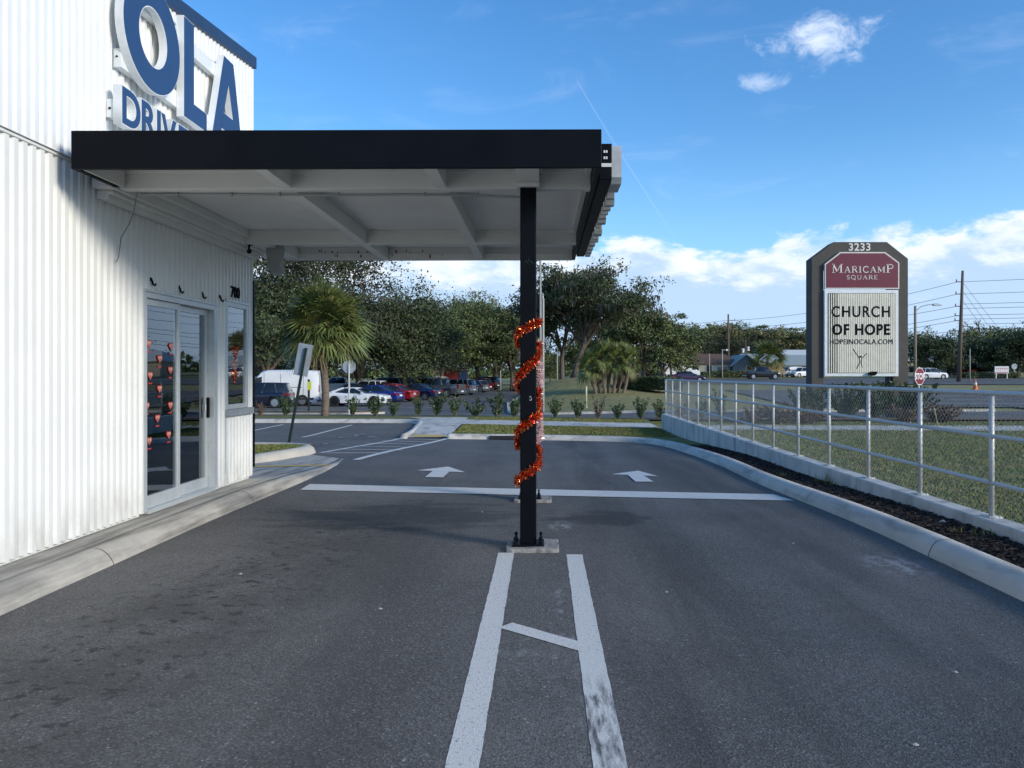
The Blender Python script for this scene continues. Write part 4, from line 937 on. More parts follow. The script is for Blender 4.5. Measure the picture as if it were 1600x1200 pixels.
def tinsel(name, pts, n, rad, m, label, seed, cx, cy):
    mb = MB(); rr = random.Random(seed); L = [0]
    for a, b in zip(pts[:-1], pts[1:]): L.append(L[-1]+(b-a).length)
    mb.tube(pts[::2], .006, 5)
    for i in range(n):
        u = rr.random()*L[-1]; k = max(j for j in range(len(L)-1) if L[j] <= u); p = pts[k].lerp(pts[k+1], (u-L[k])/(L[k+1]-L[k]))
        d = Vector([rr.gauss(0, 1) for _ in range(3)]).normalized(); e = d.cross(Vector([rr.gauss(0, 1) for _ in range(3)])).normalized()*rr.uniform(.0028, .005)
        l = rad*rr.uniform(.6, 1.25); q = p+d*l; mid = p+d*l*.5+Vector([rr.uniform(-1, 1)*.008 for _ in range(3)])
        if abs(q.x-cx) < .076 and abs(q.y-cy) < .076: continue
        mb.add([p-e*.6, p+e*.6, mid+e, mid-e], [(0, 1, 2, 3)]); mb.add([mid-e, mid+e, q+e*.5, q-e*.5], [(0, 1, 2, 3)])
    return tag(mb.build(name, m), label, 'tinsel garland')
def helix(cx, cy, keys, r):
    """keys: (turn angle in degrees, z)"""
    pts = []
    for (a0, z0), (a1, z1) in zip(keys[:-1], keys[1:]):
        k = max(2, int(abs(a1-a0)/9))
        for i in range(k):
            t = i/k; a = R(a0+(a1-a0)*t); z = z0+(z1-z0)*t
            c, s = math.cos(a), math.sin(a); q = r/max(abs(c), abs(s))*.93+.004
            pts.append(Vector((cx+c*min(q, r*1.22), cy+s*min(q, r*1.22), z)))
    return pts
# 0 = right, -90 = front, -180 = left, -270 = behind
keys = [(8, 2.085), (-90, 2.02), (-178, 1.93), (-200, 1.86), (-345, 1.86), (-365, 1.80), (-450, 1.66), (-540, 1.50), (-560, 1.46), (-705, 1.43), (-725, 1.36), (-728, 1.26), (-810, 1.15), (-900, 1.03), (-903, .93), (-1060, .90), (-1082, .87), (-1085, .80), (-1170, .70), (-1262, .60), (-1264, .555)]
tinsel('tinsel_garland', helix(-.132, 7.05, keys, .092), 10500, .046, M_TIN, 'shiny red tinsel garland spiralling round the near black post', 5, -.132, 7.05)
k2 = [(10, 2.0), (-90, 1.9), (-190, 1.8), (-340, 1.72), (-370, 1.55), (-378, 1.35), (-450, 1.2), (-560, 1.1), (-715, 1.02), (-730, .8), (-810, .7)]
tinsel('tinsel_garland', helix(-.150, 9.85, k2, .115), 4500, .055, M_TINW, 'pale pink tinsel garland on the far black post', 6, -.165, 9.85)

# ------------------------------------------------------------------ retaining wall and chain link fence
rw = thing('retaining_wall', (4.22, 12, 0), 'low grey concrete retaining wall under the chain link fence', 'wall')
mb = MB(); joints = [-12, -4, 2.2, 8.6, 14.6, 20.6, 26.6]
for a, b in zip(joints[:-1], joints[1:]):
    n = max(2, int((b-a)/1.0)); ys_ = [a+.004+(b-a-.008)*i/n for i in range(n+1)]; vs = []
    for y in ys_:
        zt = .238-.0025*max(0, y-7); c = .015
        for (x, z) in ((4.12, -1.0), (4.12, zt-c), (4.12+c, zt), (4.34-c, zt), (4.34, zt-c), (4.34, -1.0)): vs.append((x-4.22, y-12, z))
    mb.add(vs, [(i*6+j, i*6+j+1, (i+1)*6+j+1, (i+1)*6+j) for i in range(n) for j in range(5)]+[tuple(range(6))[::-1], tuple(range(n*6, n*6+6))])
fixn(mb.build('wall_body', M_WALLC, rw))
FX = 4.25; TOPZ = lambda y: 1.41-.0018*max(0, y-7)
fe = thing('chain_link_fence', (FX, 12, .2), 'galvanised chain link fence with three rails on the retaining wall', 'fence')
def rf(mb): mb.v = [(v[0]-FX, v[1]-12, v[2]-.2) for v in mb.v]; return mb
y = 26.55; ysp = []
while y > 0.5: ysp.append(y); y -= .324*4.25
for y in ysp:
    zb = .238-.0025*max(0, y-7); mb = MB(); mb.tube([(FX, y, zb), (FX, y, TOPZ(y)-.02)], .024, 12); mb.box((FX, y, zb+.004), (.13, .15, .008))
    for a in (-.05, .05): mb.tube([(FX+a, y-.06, zb+.008), (FX+a, y-.06, zb+.022)], .007, 6)
    o = rf(mb).build('fence_post', M_GALV, fe, smooth=False)
    o.data.polygons.foreach_set('use_smooth', [len(p.vertices) == 4 for p in o.data.polygons])
for f in (1.0, .655, .28):
    pts = [(FX-(0.0 if f == 1 else .0), yy, .23+(TOPZ(yy)-.23)*f) for yy in (0.2, 3, 7, 12, 17, 22, 26.6)]
    if f == 1.0: pts = [(p[0], p[1], p[2]) for p in pts]+[(FX, 26.66, 1.33)]
    mb = MB(); mb.tube(pts, .024 if f == 1 else .021, 12); rf(mb).build('fence_rail', M_GALV, fe, smooth=True)
mb = MB(); dz = 1.30; W0, W1 = 0.3, 26.6; ZB_ = .11; pitch = .072; rw_ = .0020
XM = FX+.032
y = W0-dz
while y < W1:
    for sgn in (1, -1):
        y0, y1 = y, y+dz; za, zc = (ZB_, ZB_+dz) if sgn == 1 else (ZB_+dz, ZB_)
        t0 = max(0, (W0-y0)/dz); t1 = min(1, (W1-y0)/dz)
        if t1 <= t0: continue
        a = Vector((XM, y0+dz*t0, za+(zc-za)*t0)); b = Vector((XM, y0+dz*t1, za+(zc-za)*t1)); d = (b-a).normalized(); u = Vector((1, 0, 0)); w = d.cross(u)
        vs = [p+(u*math.cos(q)+w*math.sin(q))*rw_ for p in (a, b) for q in (0.5, 2.6, 4.7)]
        mb.add(vs, [(0, 1, 4, 3), (1, 2, 5, 4), (2, 0, 3, 5)])
    y += pitch
rf(mb).build('chain_mesh', M_WIRE, fe)

# ------------------------------------------------------------------ the pylon sign
PY = 35.0
s_ = PY/1200
def sx(px): return (px-848)*s_
def sz(py): return EYE+(583-py)*s_
px0 = sx(1340); pyl = thing('pylon_sign', (px0, PY, g(px0, PY)), 'tall brown shopping plaza sign with maroon panel and cream message board', 'sign')
def rp(mb): L = pyl.location; mb.v = [(v[0]-L.x, v[1]-L.y, v[2]-L.z) for v in mb.v]; return mb
out = [(1261, 404), (1302, 378), (1386, 378), (1419, 404), (1419, 680), (1389, 680), (1389, 452), (1389, 440), (1289, 440), (1289, 452), (1289, 680), (1261, 680)]
mb = MB(); A = [(1268, 680), (1268, 404), (1303, 378), (1386, 378), (1419, 404), (1419, 680), (1395, 680), (1395, 420), (1287, 420), (1287, 680)]
mb.prism([(sx(a), sz(b)) for a, b in A], lambda p: (p[0], PY, p[1]), lambda p: (p[0], PY+.75, p[1])); fixn(rp(mb).build('sign_surround', M_BRONZE, pyl, bevel=.02))
mb = MB(); B = [(1287, 452), (1287, 413), (1311, 394.5), (1381, 394.5), (1403, 411), (1403, 452)]
mb.prism([(sx(a), sz(b)) for a, b in B], lambda p: (p[0], PY-.14, p[1]), lambda p: (p[0], PY-.002, p[1])); fixn(rp(mb).build('panel_frame', M_LETTER, pyl, bevel=.01))
def inset(pp, e):
    c = Vector((sum(p[0] for p in pp)/len(pp), sum(p[1] for p in pp)/len(pp)))
    return [(p[0]+e*(1 if p[0] < c.x else -1), p[1]+e*(1 if p[1] < c.y else -1)*(-1 if False else 1)) for p in pp]
Bi = [(1289, 450), (1289, 414), (1312, 396.5), (1380, 396.5), (1401, 412), (1401, 450)]
mb = MB(); mb.prism([(sx(a), sz(b)) for a, b in Bi], lambda p: (p[0], PY-.150, p[1]), lambda p: (p[0], PY-.1405, p[1])); fixn(rp(mb).build('maroon_panel', M_MAROON, pyl))
mb = MB(); mb.box2((sx(1286.5), PY-.15, sz(588)), (sx(1401.5), PY+.70, sz(453.5))); rp(mb).build('board_frame', M_WHT2, pyl, bevel=.01)
mb = MB(); mb.box2((sx(1292), PY-.155, sz(583)), (sx(1396.5), PY-.1505, sz(458.5))); rp(mb).build('board_back', M_INK, pyl)
mb = MB(); n = 30
for i in range(n):
    a = 1292.6+i*(1396-1292.6)/n; w = (1396-1292.6)/n
    if i in (0, 1, 2, 3) : aw = w*.50
    else: aw = w*.80
    mb.box2((sx(a), PY-.185, sz(582.4)), (sx(a+aw), PY-.156, sz(459.2)))
rp(mb).build('board_slats', M_SLAT, pyl)
def sgntext(txt, pxc, pyb, h, name, m, y, off=0.0, sxx=1.0, spacing=1.0, depth=.012):
    M = Matrix.Translation(-pyl.location) @ Matrix(((1, 0, 0, sx(pxc)), (0, 0, -1, y), (0, 1, 0, sz(pyb)), (0, 0, 0, 1)))
    return FONT(txt, h*s_/0.70, m, name, pyl, M, depth, off, sx=sxx, spacing=spacing)
sgntext('3233', 1343, 391.5, 11.5, 'number_lettering', M_LETTER, PY-.012, .010, 1.02, 1.08)
sgntext('CHURCH', 1342.5, 495.5, 16.8, 'board_lettering', M_INK, PY-.192, .008, .84, 1.16)
sgntext('OF HOPE', 1342.5, 523, 16.0, 'board_lettering', M_INK, PY-.192, .020, .88, 1.12)
sgntext('HOPEINOCALA.COM', 1343, 538, 7.8, 'board_lettering', M_INK, PY-.192, .0, .88, 1.08)
# serif capitals as strokes: (polyline in unit box, thick?)
def arc(cx, cy, rx, ry, a0, a1, n=12): return [(cx+rx*math.cos(R(a0+(a1-a0)*i/n)), cy+ry*math.sin(R(a0+(a1-a0)*i/n))) for i in range(n+1)]
GL = {
 'M': (1.1, [([(.14, 0), (.14, 1)], .07), ([(.14, 1), (.52, .12)], .17), ([(.52, .12), (.90, 1)], .07), ([(.93, 0), (.93, 1)], .17), ([(0, 0), (.28, 0)], .05), ([(.76, 0), (1.1, 0)], .05), ([(0, 1), (.2, 1)], .05), ([(.88, 1), (1.1, 1)], .05)]),
 'A': (.9, [([(.12, 0), (.44, 1)], .07), ([(.44, 1), (.78, 0)], .17), ([(.22, .34), (.64, .34)], .06), ([(0, 0), (.26, 0)], .05), ([(.6, 0), (.95, 0)], .05)]),
 'R': (.86, [([(.18, 0), (.18, 1)], .17), ([(.18, 1)]+arc(.42, .76, .26, .24, 90, -90)+[(.18, .52)], .09), ([(.42, .52), (.78, 0)], .16), ([(0, 0), (.36, 0)], .05), ([(0, 1), (.3, 1)], .05), ([(.7, 0), (.9, 0)], .05)]),
 'I': (.42, [([(.2, 0), (.2, 1)], .17), ([(.02, 0), (.38, 0)], .05), ([(.02, 1), (.38, 1)], .05)]),
 'C': (.86, [(arc(.48, .5, .40, .50, 45, 315, 18), .13), ([(.78, .68), (.78, .98)], .05), ([(.78, .05), (.78, .25)], .05)]),
 'P': (.80, [([(.18, 0), (.18, 1)], .17), ([(.18, 1)]+arc(.44, .74, .28, .26, 90, -90)+[(.18, .48)], .09), ([(0, 0), (.38, 0)], .05), ([(0, 1), (.3, 1)], .05)]),
 'S': (.64, [(arc(.32, .74, .22, .24, 30, 270, 12)+arc(.32, .26, .24, .24, 90, -150, 12), .12)]),
 'Q': (.95, [(arc(.46, .5, .38, .49, 0, 360, 24), .12), ([(.5, .08), (.95, -.2)], .11)]),
 'U': (.92, [([(.18, 1), (.18, .35)]+arc(.46, .33, .28, .32, 180, 360, 12)+[(.74, 1)], .12), ([(.0, 1), (.34, 1)], .05), ([(.6, 1), (.9, 1)], .05)]),
 'E': (.78, [([(.18, 0), (.18, 1)], .17), ([(0, 1), (.68, 1)], .06), ([(.18, .52), (.52, .52)], .06), ([(0, 0), (.70, 0)], .06), ([(.67, .8), (.67, 1)], .05), ([(.69, 0), (.69, .22)], .05), ([(.52, .42), (.52, .62)], .05)])}
def serif(mb, seq, pxl, pxr, y):
    """seq: (letter, baseline py, cap height px)"""
    tot = sum(GL[c][0]*h*1.0+h*.14 for c, _, h in seq); k = (pxr-pxl)/tot; x = pxl
    for c, pb, h in seq:
        for pts, w in GL[c][1]:
            ww = w*h*s_*1.05
            for i, (p, q) in enumerate(zip(pts[:-1], pts[1:])):
                P = Vector((sx(x+p[0]*h*k), 0, sz(pb-p[1]*h))); Q = Vector((sx(x+q[0]*h*k), 0, sz(pb-q[1]*h))); t = (Q-P).normalized(); n_ = Vector((-t.z, 0, t.x))*ww/2; e = t*ww*(.18 if len(pts) > 2 else 0)
                yy = y-.0003*i; mb.add([v+Vector((0, yy, 0)) for v in (P-n_-e, Q-n_+e, Q+n_+e, P+n_-e)], [(0, 1, 2, 3)])
        x += (GL[c][0]+.14)*h*k
mb = MB()
serif(mb, [('M', 426.5, 13), ('A', 426.5, 9.5), ('R', 426.5, 9.5), ('I', 426.5, 9.5), ('C', 426.5, 9.5), ('A', 426.5, 9.5), ('M', 426.5, 9.5), ('P', 426.5, 12.5)], 1298, 1396, PY-.158)
serif(mb, [(c, 437, 6.2) for c in 'SQUARE'], 1320.5, 1371, PY-.158)
rp(mb).build('panel_lettering', M_LETTER, pyl)
mb = MB()   # the branching figure under the web address
def curve(pts, w):
    for i, (p, q) in enumerate(zip(pts[:-1], pts[1:])):
        P = Vector((sx(p[0]), 0, sz(p[1]))); Q = Vector((sx(q[0]), 0, sz(q[1]))); t = (Q-P).normalized(); n_ = Vector((-t.z, 0, t.x))*w/2; mb.add([v+Vector((0, PY-.190, 0)) for v in (P-n_, Q-n_, Q+n_, P+n_)], [(0, 1, 2, 3)])
curve([(1330, 545), (1334, 551), (1337, 555), (1340, 560), (1340.5, 566), (1338, 572), (1335.5, 576)], .035)
curve([(1352, 552), (1348, 556), (1344, 560), (1342.5, 566), (1343.5, 571), (1345, 574)], .03)
mb.box((sx(1342), PY-.190, sz(557.4)), (.11, .006, .08)); rp(mb).build('figure_emblem', M_INK, pyl)
mb = MB(); mb.prism([(1354, 585.5), (1354, 582), (1358, 580.5), (1365, 580.5), (1366.5, 583), (1362, 587)], lambda p: (sx(p[0]), PY-.34, sz(p[1])), lambda p: (sx(p[0]), PY-.16, sz(p[1]))); fixn(rp(mb).build('flood_lamp', M_BLACK, pyl, bevel=.01))
mb = MB(); mb.box2((sx(1390.5), PY+.1, sz(680)), (sx(1394.5), PY+.5, sz(588.2))); rp(mb).build('inner_support', M_NAVY, pyl)
# ------------------------------------------------------------------ vegetation
def leafquad(mb, p, s, rr, mi=0, flat=0.0):
    d = Vector((rr.gauss(0, 1), rr.gauss(0, 1), rr.gauss(0, 1)*(1-flat))).normalized()
    e = d.cross(Vector((rr.gauss(0, 1), rr.gauss(0, 1), rr.gauss(0, 1)))).normalized()
    a = d*s; b = e*s*.55
    mb.add([p-a, p-b*.9, p+a, p+b], [(0, 1, 2, 3)], mi)
def broadleaf(name, h, w, trunk_h, seed, nleaf, leaf, mleaf, label, cat='tree', group=None, moss=0, lean=0.0, tr=.3, limbs=7, open_=0.35, low=.25, mbark=None, nc=None):
    """tree with a forked trunk and leaf clumps carried on its limbs; the origin is at its foot"""
    rr = random.Random(seed); t = thing(name, (0, 0, 0), label, cat, group)
    tb = MB(); top = Vector((lean*trunk_h, 0, trunk_h)); k = 6
    tb.tube([Vector((top.x*(i/k)**1.2+rr.gauss(0, .03)*tr*3*(i > 0), rr.gauss(0, .03)*tr*3*(i > 0), trunk_h*i/k)) for i in range(k+1)], [tr*(1.35 if i == 0 else 1.0-.3*i/k) for i in range(k+1)], 9)
    clumps = []
    ctr = Vector((top.x, 0, (trunk_h*.8+h)/2)); rz_ = (h-trunk_h*.8)/2
    for i in range(limbs):
        a = 2*math.pi*(i+rr.uniform(-.3, .3))/limbs; el_ = rr.uniform(.15, 1.25)
        end = ctr + Vector((math.cos(a)*math.cos(el_)*w*.5*.85, math.sin(a)*math.cos(el_)*w*.5*.85, (math.sin(el_)*1.0-.05)*rz_*.85))
        mid = top.lerp(end, .45)+Vector((rr.gauss(0, .04)*w, rr.gauss(0, .04)*w, rr.uniform(.0, .10)*h))
        base_ = Vector((top.x*.9, 0, trunk_h*rr.uniform(.75, 1.0)))
        tb.tube([base_, base_.lerp(mid, .5)+Vector((0, 0, rr.uniform(-.02, .03)*h)), mid, mid.lerp(end, .55)+Vector((rr.gauss(0, .02)*w, rr.gauss(0, .02)*w, 0)), end], [tr*.55, tr*.42, tr*.3, tr*.17, tr*.06], 6, cap=False)
        clumps.append((end, 1.0))
        for j in range(4):
            u = rr.uniform(.35, .95); s0 = mid.lerp(end, u) if u > .5 else base_.lerp(mid, .5+u*.5)
            e2 = s0+Vector((rr.gauss(0, .17)*w, rr.gauss(0, .17)*w, rr.uniform(-.08, .20)*h))
            tb.tube([s0, s0.lerp(e2, .5)+Vector((0, 0, .02*h)), e2], [tr*.16, tr*.10, tr*.03], 5, cap=False); clumps.append((e2, .85))
    for i in range(nc or int(limbs*5)):
        a = rr.uniform(0, 6.283); cz = rr.uniform(-low*2, 1.0); q = math.sqrt(max(.0, 1-max(0, cz)**2)); r_ = rr.uniform(.55, 1.0)
        clumps.append((ctr+Vector((math.cos(a)*q*w*.5*r_, math.sin(a)*q*w*.5*r_, cz*rz_*r_)), rr.uniform(.6, 1.1)))
    tb.build('trunk', mbark or M_BARK, t, smooth=True)
    mb = MB(); per = nleaf//len(clumps)
    for (c, sc_) in clumps:
        r_ = w*.105*sc_*rr.uniform(.75, 1.3); rz2 = r_*rr.uniform(.45, .75)
        subs = [c+Vector((rr.gauss(0, .6)*r_, rr.gauss(0, .6)*r_, rr.gauss(0, .55)*rz2)) for _ in range(6)]
        for _ in range(int(per*sc_)):
            s = rr.choice(subs); p = s+Vector((rr.gauss(0, 1)*r_*open_, rr.gauss(0, 1)*r_*open_, rr.gauss(0, 1)*rz2*open_))
            if p.z > .3: leafquad(mb, p, leaf*rr.uniform(.35, 1.35), rr)
    mb.build('crown', mleaf, t)
    if moss:
        mm = MB()
        for _ in range(moss):
            c, _s = rr.choice(clumps); p = c+Vector((rr.gauss(0, .07)*w, rr.gauss(0, .07)*w, -rr.uniform(0, .05)*h)); L = rr.uniform(.2, .9)
            if p.z-L < 1.5: continue
            for q in range(3):
                o = Vector((rr.gauss(0, .09), rr.gauss(0, .09), 0)); wv = Vector((rr.uniform(-1, 1), rr.uniform(-1, 1), 0)).normalized()*rr.uniform(.04, .09)
                mm.add([p+o-wv, p+o+wv, p+o*1.6+wv*.5-Vector((0, 0, L*.6)), p+o*1.8-Vector((0, 0, L)), p+o*1.5-wv*.7-Vector((0, 0, L*.5))], [(0, 1, 2, 3, 4)])
        mm.build('moss', M_MOSS, t)
    return t
def fan(mb, base, dirv, R0, rr, mi=0, nseg=19, droop=.25):
    """a fan palm frond: narrow leaflets radiating from the stalk's end"""
    d = dirv.normalized(); side = d.cross(Vector((0, 0, 1))).normalized(); up = side.cross(d).normalized(); roll = rr.uniform(-.7, .7)
    side, up = side*math.cos(roll)+up*math.sin(roll), up*math.cos(roll)-side*math.sin(roll)
    for i in range(nseg):
        a = R(-105+210*i/(nseg-1)+rr.uniform(-4, 4)); l = R0*(1-.25*abs(a)/1.9)*rr.uniform(.85, 1.1)
        v = d*math.cos(a)+side*math.sin(a); n_ = (-d*math.sin(a)+side*math.cos(a))*R0*.036
        p1_ = base+v*l*.5+up*.06*R0; p2_ = base+v*l+up*.0-Vector((0, 0, 1))*droop*l*rr.uniform(.6, 1.5)
        mb.add([base-n_*.25, p1_-n_, p2_, p1_+n_, base+n_*.25], [(0, 1, 2, 3, 4)], mi)
def fanpalm(name, trunk_h, crown_r, seed, label, tr=.16, nf=60, dry=12, group=None, cat='palm tree', lean=0.0, multi=1, spread=0.0):
    rr = random.Random(seed); t = thing(name, (0, 0, 0), label, cat, group); tops = []
    for m in range(multi):
        bx, by = (0, 0) if multi == 1 else ((m/(multi-1)-.5)*spread, (.35 if m % 2 else -.2)*spread*.4)
        th = trunk_h*(1 if multi == 1 else rr.uniform(.75, 1.15)); top = Vector((bx*1.5+lean*th, by*1.5, th)); tb = MB(); k = 14
        pts = [Vector((bx, by, -.1)).lerp(top, i/k)+Vector((0.05*math.sin(i*.5+m), 0, 0)) for i in range(k+1)]
        tb.tube(pts, [tr*(1.15 if i == 0 else 1.0)*(1+.05*(i % 2))*(1.25 if multi > 1 and i > 4 else 1) for i in range(k+1)], 12)
        if multi > 1:
            for i in range(26):    # old leaf bases
                a = rr.uniform(0, 6.28); z = rr.uniform(.25, 1)*th; o = Vector((bx, by, 0)).lerp(top, z/th); o.z = z; d = Vector((math.cos(a), math.sin(a), .9)); tb.tube([o+Vector((d.x, d.y, 0))*tr, o+d*tr*2.1], [.05, .03], 4)
        tb.build('trunk', M_PALMB, t, smooth=(multi == 1)); tops.append(pts[-1])
    mb = MB(); nfr = nf//multi
    for top in tops:
        for i in range(nfr):
            a = i*2.39996; e = R(88-128*(i/nfr)**.95+rr.uniform(-10, 10)); L = crown_r*rr.uniform(.42, .60)
            d = Vector((math.cos(a)*math.cos(e), math.sin(a)*math.cos(e), math.sin(e)))
            mid = top+d*L*.55+Vector((0, 0, .05)); end = top+d*L-Vector((0, 0, .10*L)); mb.tube([top, mid, end], [.02, .014, .010], 4, 0, cap=False)
            fan(mb, end, (d+Vector((0, 0, -.12))), crown_r*rr.uniform(.45, .6), rr, 1 if i > nfr-dry/multi else 0, droop=.06+.22*(i/nfr))
    mb.build('crown', [M_PALM, M_PALMY], t); return t
def shrub(name, h, w, seed, m, n=260, label='', group=None, leaf=.05, stems=9, up=.8):
    rr = random.Random(seed); t = thing(name, (0, 0, 0), label, 'shrub', group); tb = MB(); mb = MB()
    for i in range(stems):
        a = rr.uniform(0, 6.28); r_ = rr.uniform(.2, 1)*w*.5; hh = h*rr.uniform(.55, 1.05); end = Vector((math.cos(a)*r_, math.sin(a)*r_, hh)); mid = Vector((end.x*.45, end.y*.45, hh*.45)); tb.tube([(0, 0, -.03), mid, end], [.014, .009, .003], 4, cap=False)
        for j in range(n//stems):
            u = rr.uniform(.15, 1)**.8; p = (Vector((0, 0, 0)).lerp(mid, u*2) if u < .5 else mid.lerp(end, u*2-1))+Vector((rr.gauss(0, .035), rr.gauss(0, .035), rr.gauss(0, .03))); leafquad(mb, p, leaf*rr.uniform(.6, 1.2), rr)
    tb.build('stem', M_BARK, t); mb.build('foliage', m, t); return t

# the cabbage palm in the strip
pg_ = gp(X_(507, 32.3), 32.3, .12)
pm = fanpalm('cabbage_palm', 3.75, 2.15, 3, 'tall cabbage palm with a single grey trunk in the planting strip', tr=.155, nf=140, dry=5); pm.location = pg_; pm.scale = (.98, .98, 1.0)
pc = fanpalm('palm_clump', 2.1, 1.55, 8, 'clump of fan palms with pale shaggy trunks on the grass mound', tr=.15, nf=270, dry=12, multi=7, spread=2.6)
q = G(952, 613); pc.location = (q.x, q.y, q.z-.05); pc.scale = (.80, .80, 1.10)
pp = fanpalm('small_palm', 2.6, 3.2, 12, 'dark palm standing before the pale roofed buildings', tr=.25, nf=50); q = gp(X_(1200, 138), 138); pp.location = (q.x, q.y, q.z); pp.scale = (1.25, 1.25, 1.25)

def T(proto, px, Y, label, group, sc=1.0, rz=0.0, py=None):
    x = X_(px, Y); return place(proto, USED, (x, Y, g(x, Y)-.05), rz, sc, label, group)
GR = 'oaks round the car park'
oak = broadleaf('oak_tree', 15.5, 17, 3.5, 21, 24000, .15, M_LEAFR, 'a', limbs=14, tr=.45, open_=.30, low=.3, nc=70)
T(oak, 490, 74, 'large russet oak with thin bare twigs rising behind the cabbage palm', GR)
oakd = broadleaf('oak_tree', 11.5, 15, 2.6, 22, 42000, .16, M_LEAFD, 'b', limbs=9, tr=.40, moss=160, open_=.45, low=.42, nc=80)
T(oakd, 415, 71, 'dark green oak spreading behind the white van and the building corner', GR, (1, 1, .95))
T(oakd, 560, 80, 'dense oak just behind the white coupe and blue sedan', GR, (.95, .95, .88), 2.0)
T(oakd, 632, 84, 'oak with a pale trunk standing among the parked cars', GR, (.9, .9, .93), 4.1)
oakg = broadleaf('oak_tree', 13.5, 13, 3.2, 23, 40000, .17, M_LEAF, 'c', limbs=9, tr=.36, moss=260, open_=.44, low=.4, nc=70)
T(oakg, 690, 104, 'olive green oak above the grey pickup', GR, (.95, .95, .84), 0)
T(oakg, 746, 112, 'mossy oak above the dark far end SUV', GR, (.95, .95, .98), 1.7)
T(oakg, 800, 108, 'mossy oak just behind the near black post', GR, (.85, .85, .84), 3.5)
T(oakg, 610, 118, 'tall oak filling the gap left of the olive oak', GR, (1.1, 1.1, .86), 5.2)
T(oakd, 470, 98, 'dark oak deep behind the white van', GR, (1.1, 1.1, 1.1), 1.2)
T(oakd, 775, 140, 'dark far oak between the two mossy oaks', GR, (1.3, 1.3, 1.05), 3.0)
T(oakd, 660, 142, 'dark far oak behind the olive green oak', GR, (1.5, 1.5, 1.02), 5.9)
T(oakd, 380, 95, 'dark oak mostly hidden by the building corner', GR, (1.1, 1.1, 1.1), 5.0)
# live oak with moss by the mound
lo = broadleaf('live_oak', 11.8, 13.2, 4.3, 41, 30000, .15, M_LEAFD, 'big live oak hung with grey moss beside the grass mound', moss=800, limbs=13, tr=.34, lean=.28, open_=.36, low=.16, nc=26)
q = G(893, 590); lo.location = (X_(897, 78), 78, g(X_(897, 78), 78)-.1); lo.scale = (1, 1, .92)
lo2 = broadleaf('live_oak', 8.6, 9.5, 3.0, 45, 22000, .15, M_LEAFD, 'lower live oak reaching out left of the big mossy live oak', moss=380, limbs=8, tr=.3, open_=.38, low=.25, nc=34)
lo2.location = (X_(878, 84), 84, g(X_(878, 84), 84)-.2); lo2.scale = (1, 1, 1.2)
mix_ = broadleaf('roadside_tree', 9.5, 8.5, 1.6, 51, 26000, .16, M_LEAF, 'x', limbs=8, tr=.25, moss=60, open_=.48, low=.5, nc=60)
T(mix_, 1036, 112, 'rounded green tree right of the big mossy live oak', 'trees beyond the mound', (1.2, 1.2, .92))
T(mix_, 1006, 106, 'green tree behind the crown edge of the mossy live oak', 'trees beyond the mound', (1.25, 1.25, 1.05), 2.0)
T(mix_, 975, 135, 'green tree showing through under the mossy live oak', 'trees beyond the mound', (1.3, 1.3, 1.25), 4.0)
T(mix_, 860, 190, 'small far tree in the gap between post and live oak', 'trees beyond the mound', (.9, .9, .75), 1.0)
T(mix_, 920, 165, 'far tree standing low behind the palm clump', 'trees beyond the mound', (1.3, 1.3, .9), 3.1)
# treeline behind the far buildings: individuals
tA = broadleaf('treeline_tree', 13, 11, 2.0, 61, 17000, .25, M_LEAF, 'x', limbs=8, tr=.3, open_=.5, low=.55, nc=60)
tB = broadleaf('treeline_tree', 13, 11, 2.0, 62, 17000, .25, M_LEAFB, 'x', limbs=8, tr=.3, open_=.5, low=.55, nc=60)
tC = broadleaf('treeline_tree', 13, 10, 3.0, 63, 3200, .22, M_LEAFR, 'x', limbs=12, tr=.30, open_=.6, low=.3, nc=30)
rr = random.Random(77); LM = 'treeline behind the low roadside buildings'
spec = [(1068, 'A', 'between the mossy live oak and the box truck'), (1085, 'B', 'above the white box truck'), (1092, 'C', 'half bare above the box truck'), (1108, 'A', 'above the near end of the brown roof'), (1126, 'B', 'above the middle of the brown roof'), (1132, 'C', 'half bare left of the tall pole'),
        (1146, 'A', 'just right of the tall pole'), (1155, 'C', 'half bare behind the blue grey gable'), (1172, 'B', 'above the blue grey gable'), (1190, 'A', 'tallest above the grey roof'), (1206, 'B', 'above the dark small palm'), (1224, 'A', 'right of the small palm'), (1244, 'B', 'beside the pillar of the plaza sign'), (1262, 'A', 'cut by the pillar of the plaza sign')]
for i, (px, k, w) in enumerate(spec):
    Y = 182+rr.uniform(-12, 14)+(10 if k != 'C' else -16); s = {'A': .95, 'B': .98, 'C': .82}[k]*rr.uniform(.93, 1.05); x = X_(px, Y)
    nm = {'A': 'green leafy tree ', 'B': 'yellowish leafy tree ', 'C': 'russet tree '}[k]
    T({'A': tA, 'B': tB, 'C': tC}[k], px, Y, nm+w+' in the treeline', LM, (s, s, s*(.90 if px < 1200 else .84)), rr.uniform(0, 6))
for i, (px, Y, s) in enumerate([(1100, 225, 1.0), (1150, 232, 1.05), (1200, 236, 1.0), (1245, 240, .95)]):
    T(tA, px, Y, ['rearmost tree peeping over the brown roof end', 'rearmost tree behind the tall pole', 'rearmost tree over the grey roof', 'rearmost tree beside the plaza sign'][i], LM, s, i*1.3)
RT = 'trees across the highway by the tall pole'
dk = broadleaf('roadside_oak', 7.6, 9.6, 1.4, 71, 24000, .18, M_LEAFD, 'x', limbs=9, tr=.25, open_=.5, low=.5, nc=80)
T(dk, 1466, 132, 'dense dark round tree left of the tall leaning pole', RT, (1.0, 1.0, .92), 0)
T(dk, 1541, 136, 'dense dark tree above the white roadside sign', RT, (1.05, 1.0, .90), 1.4)
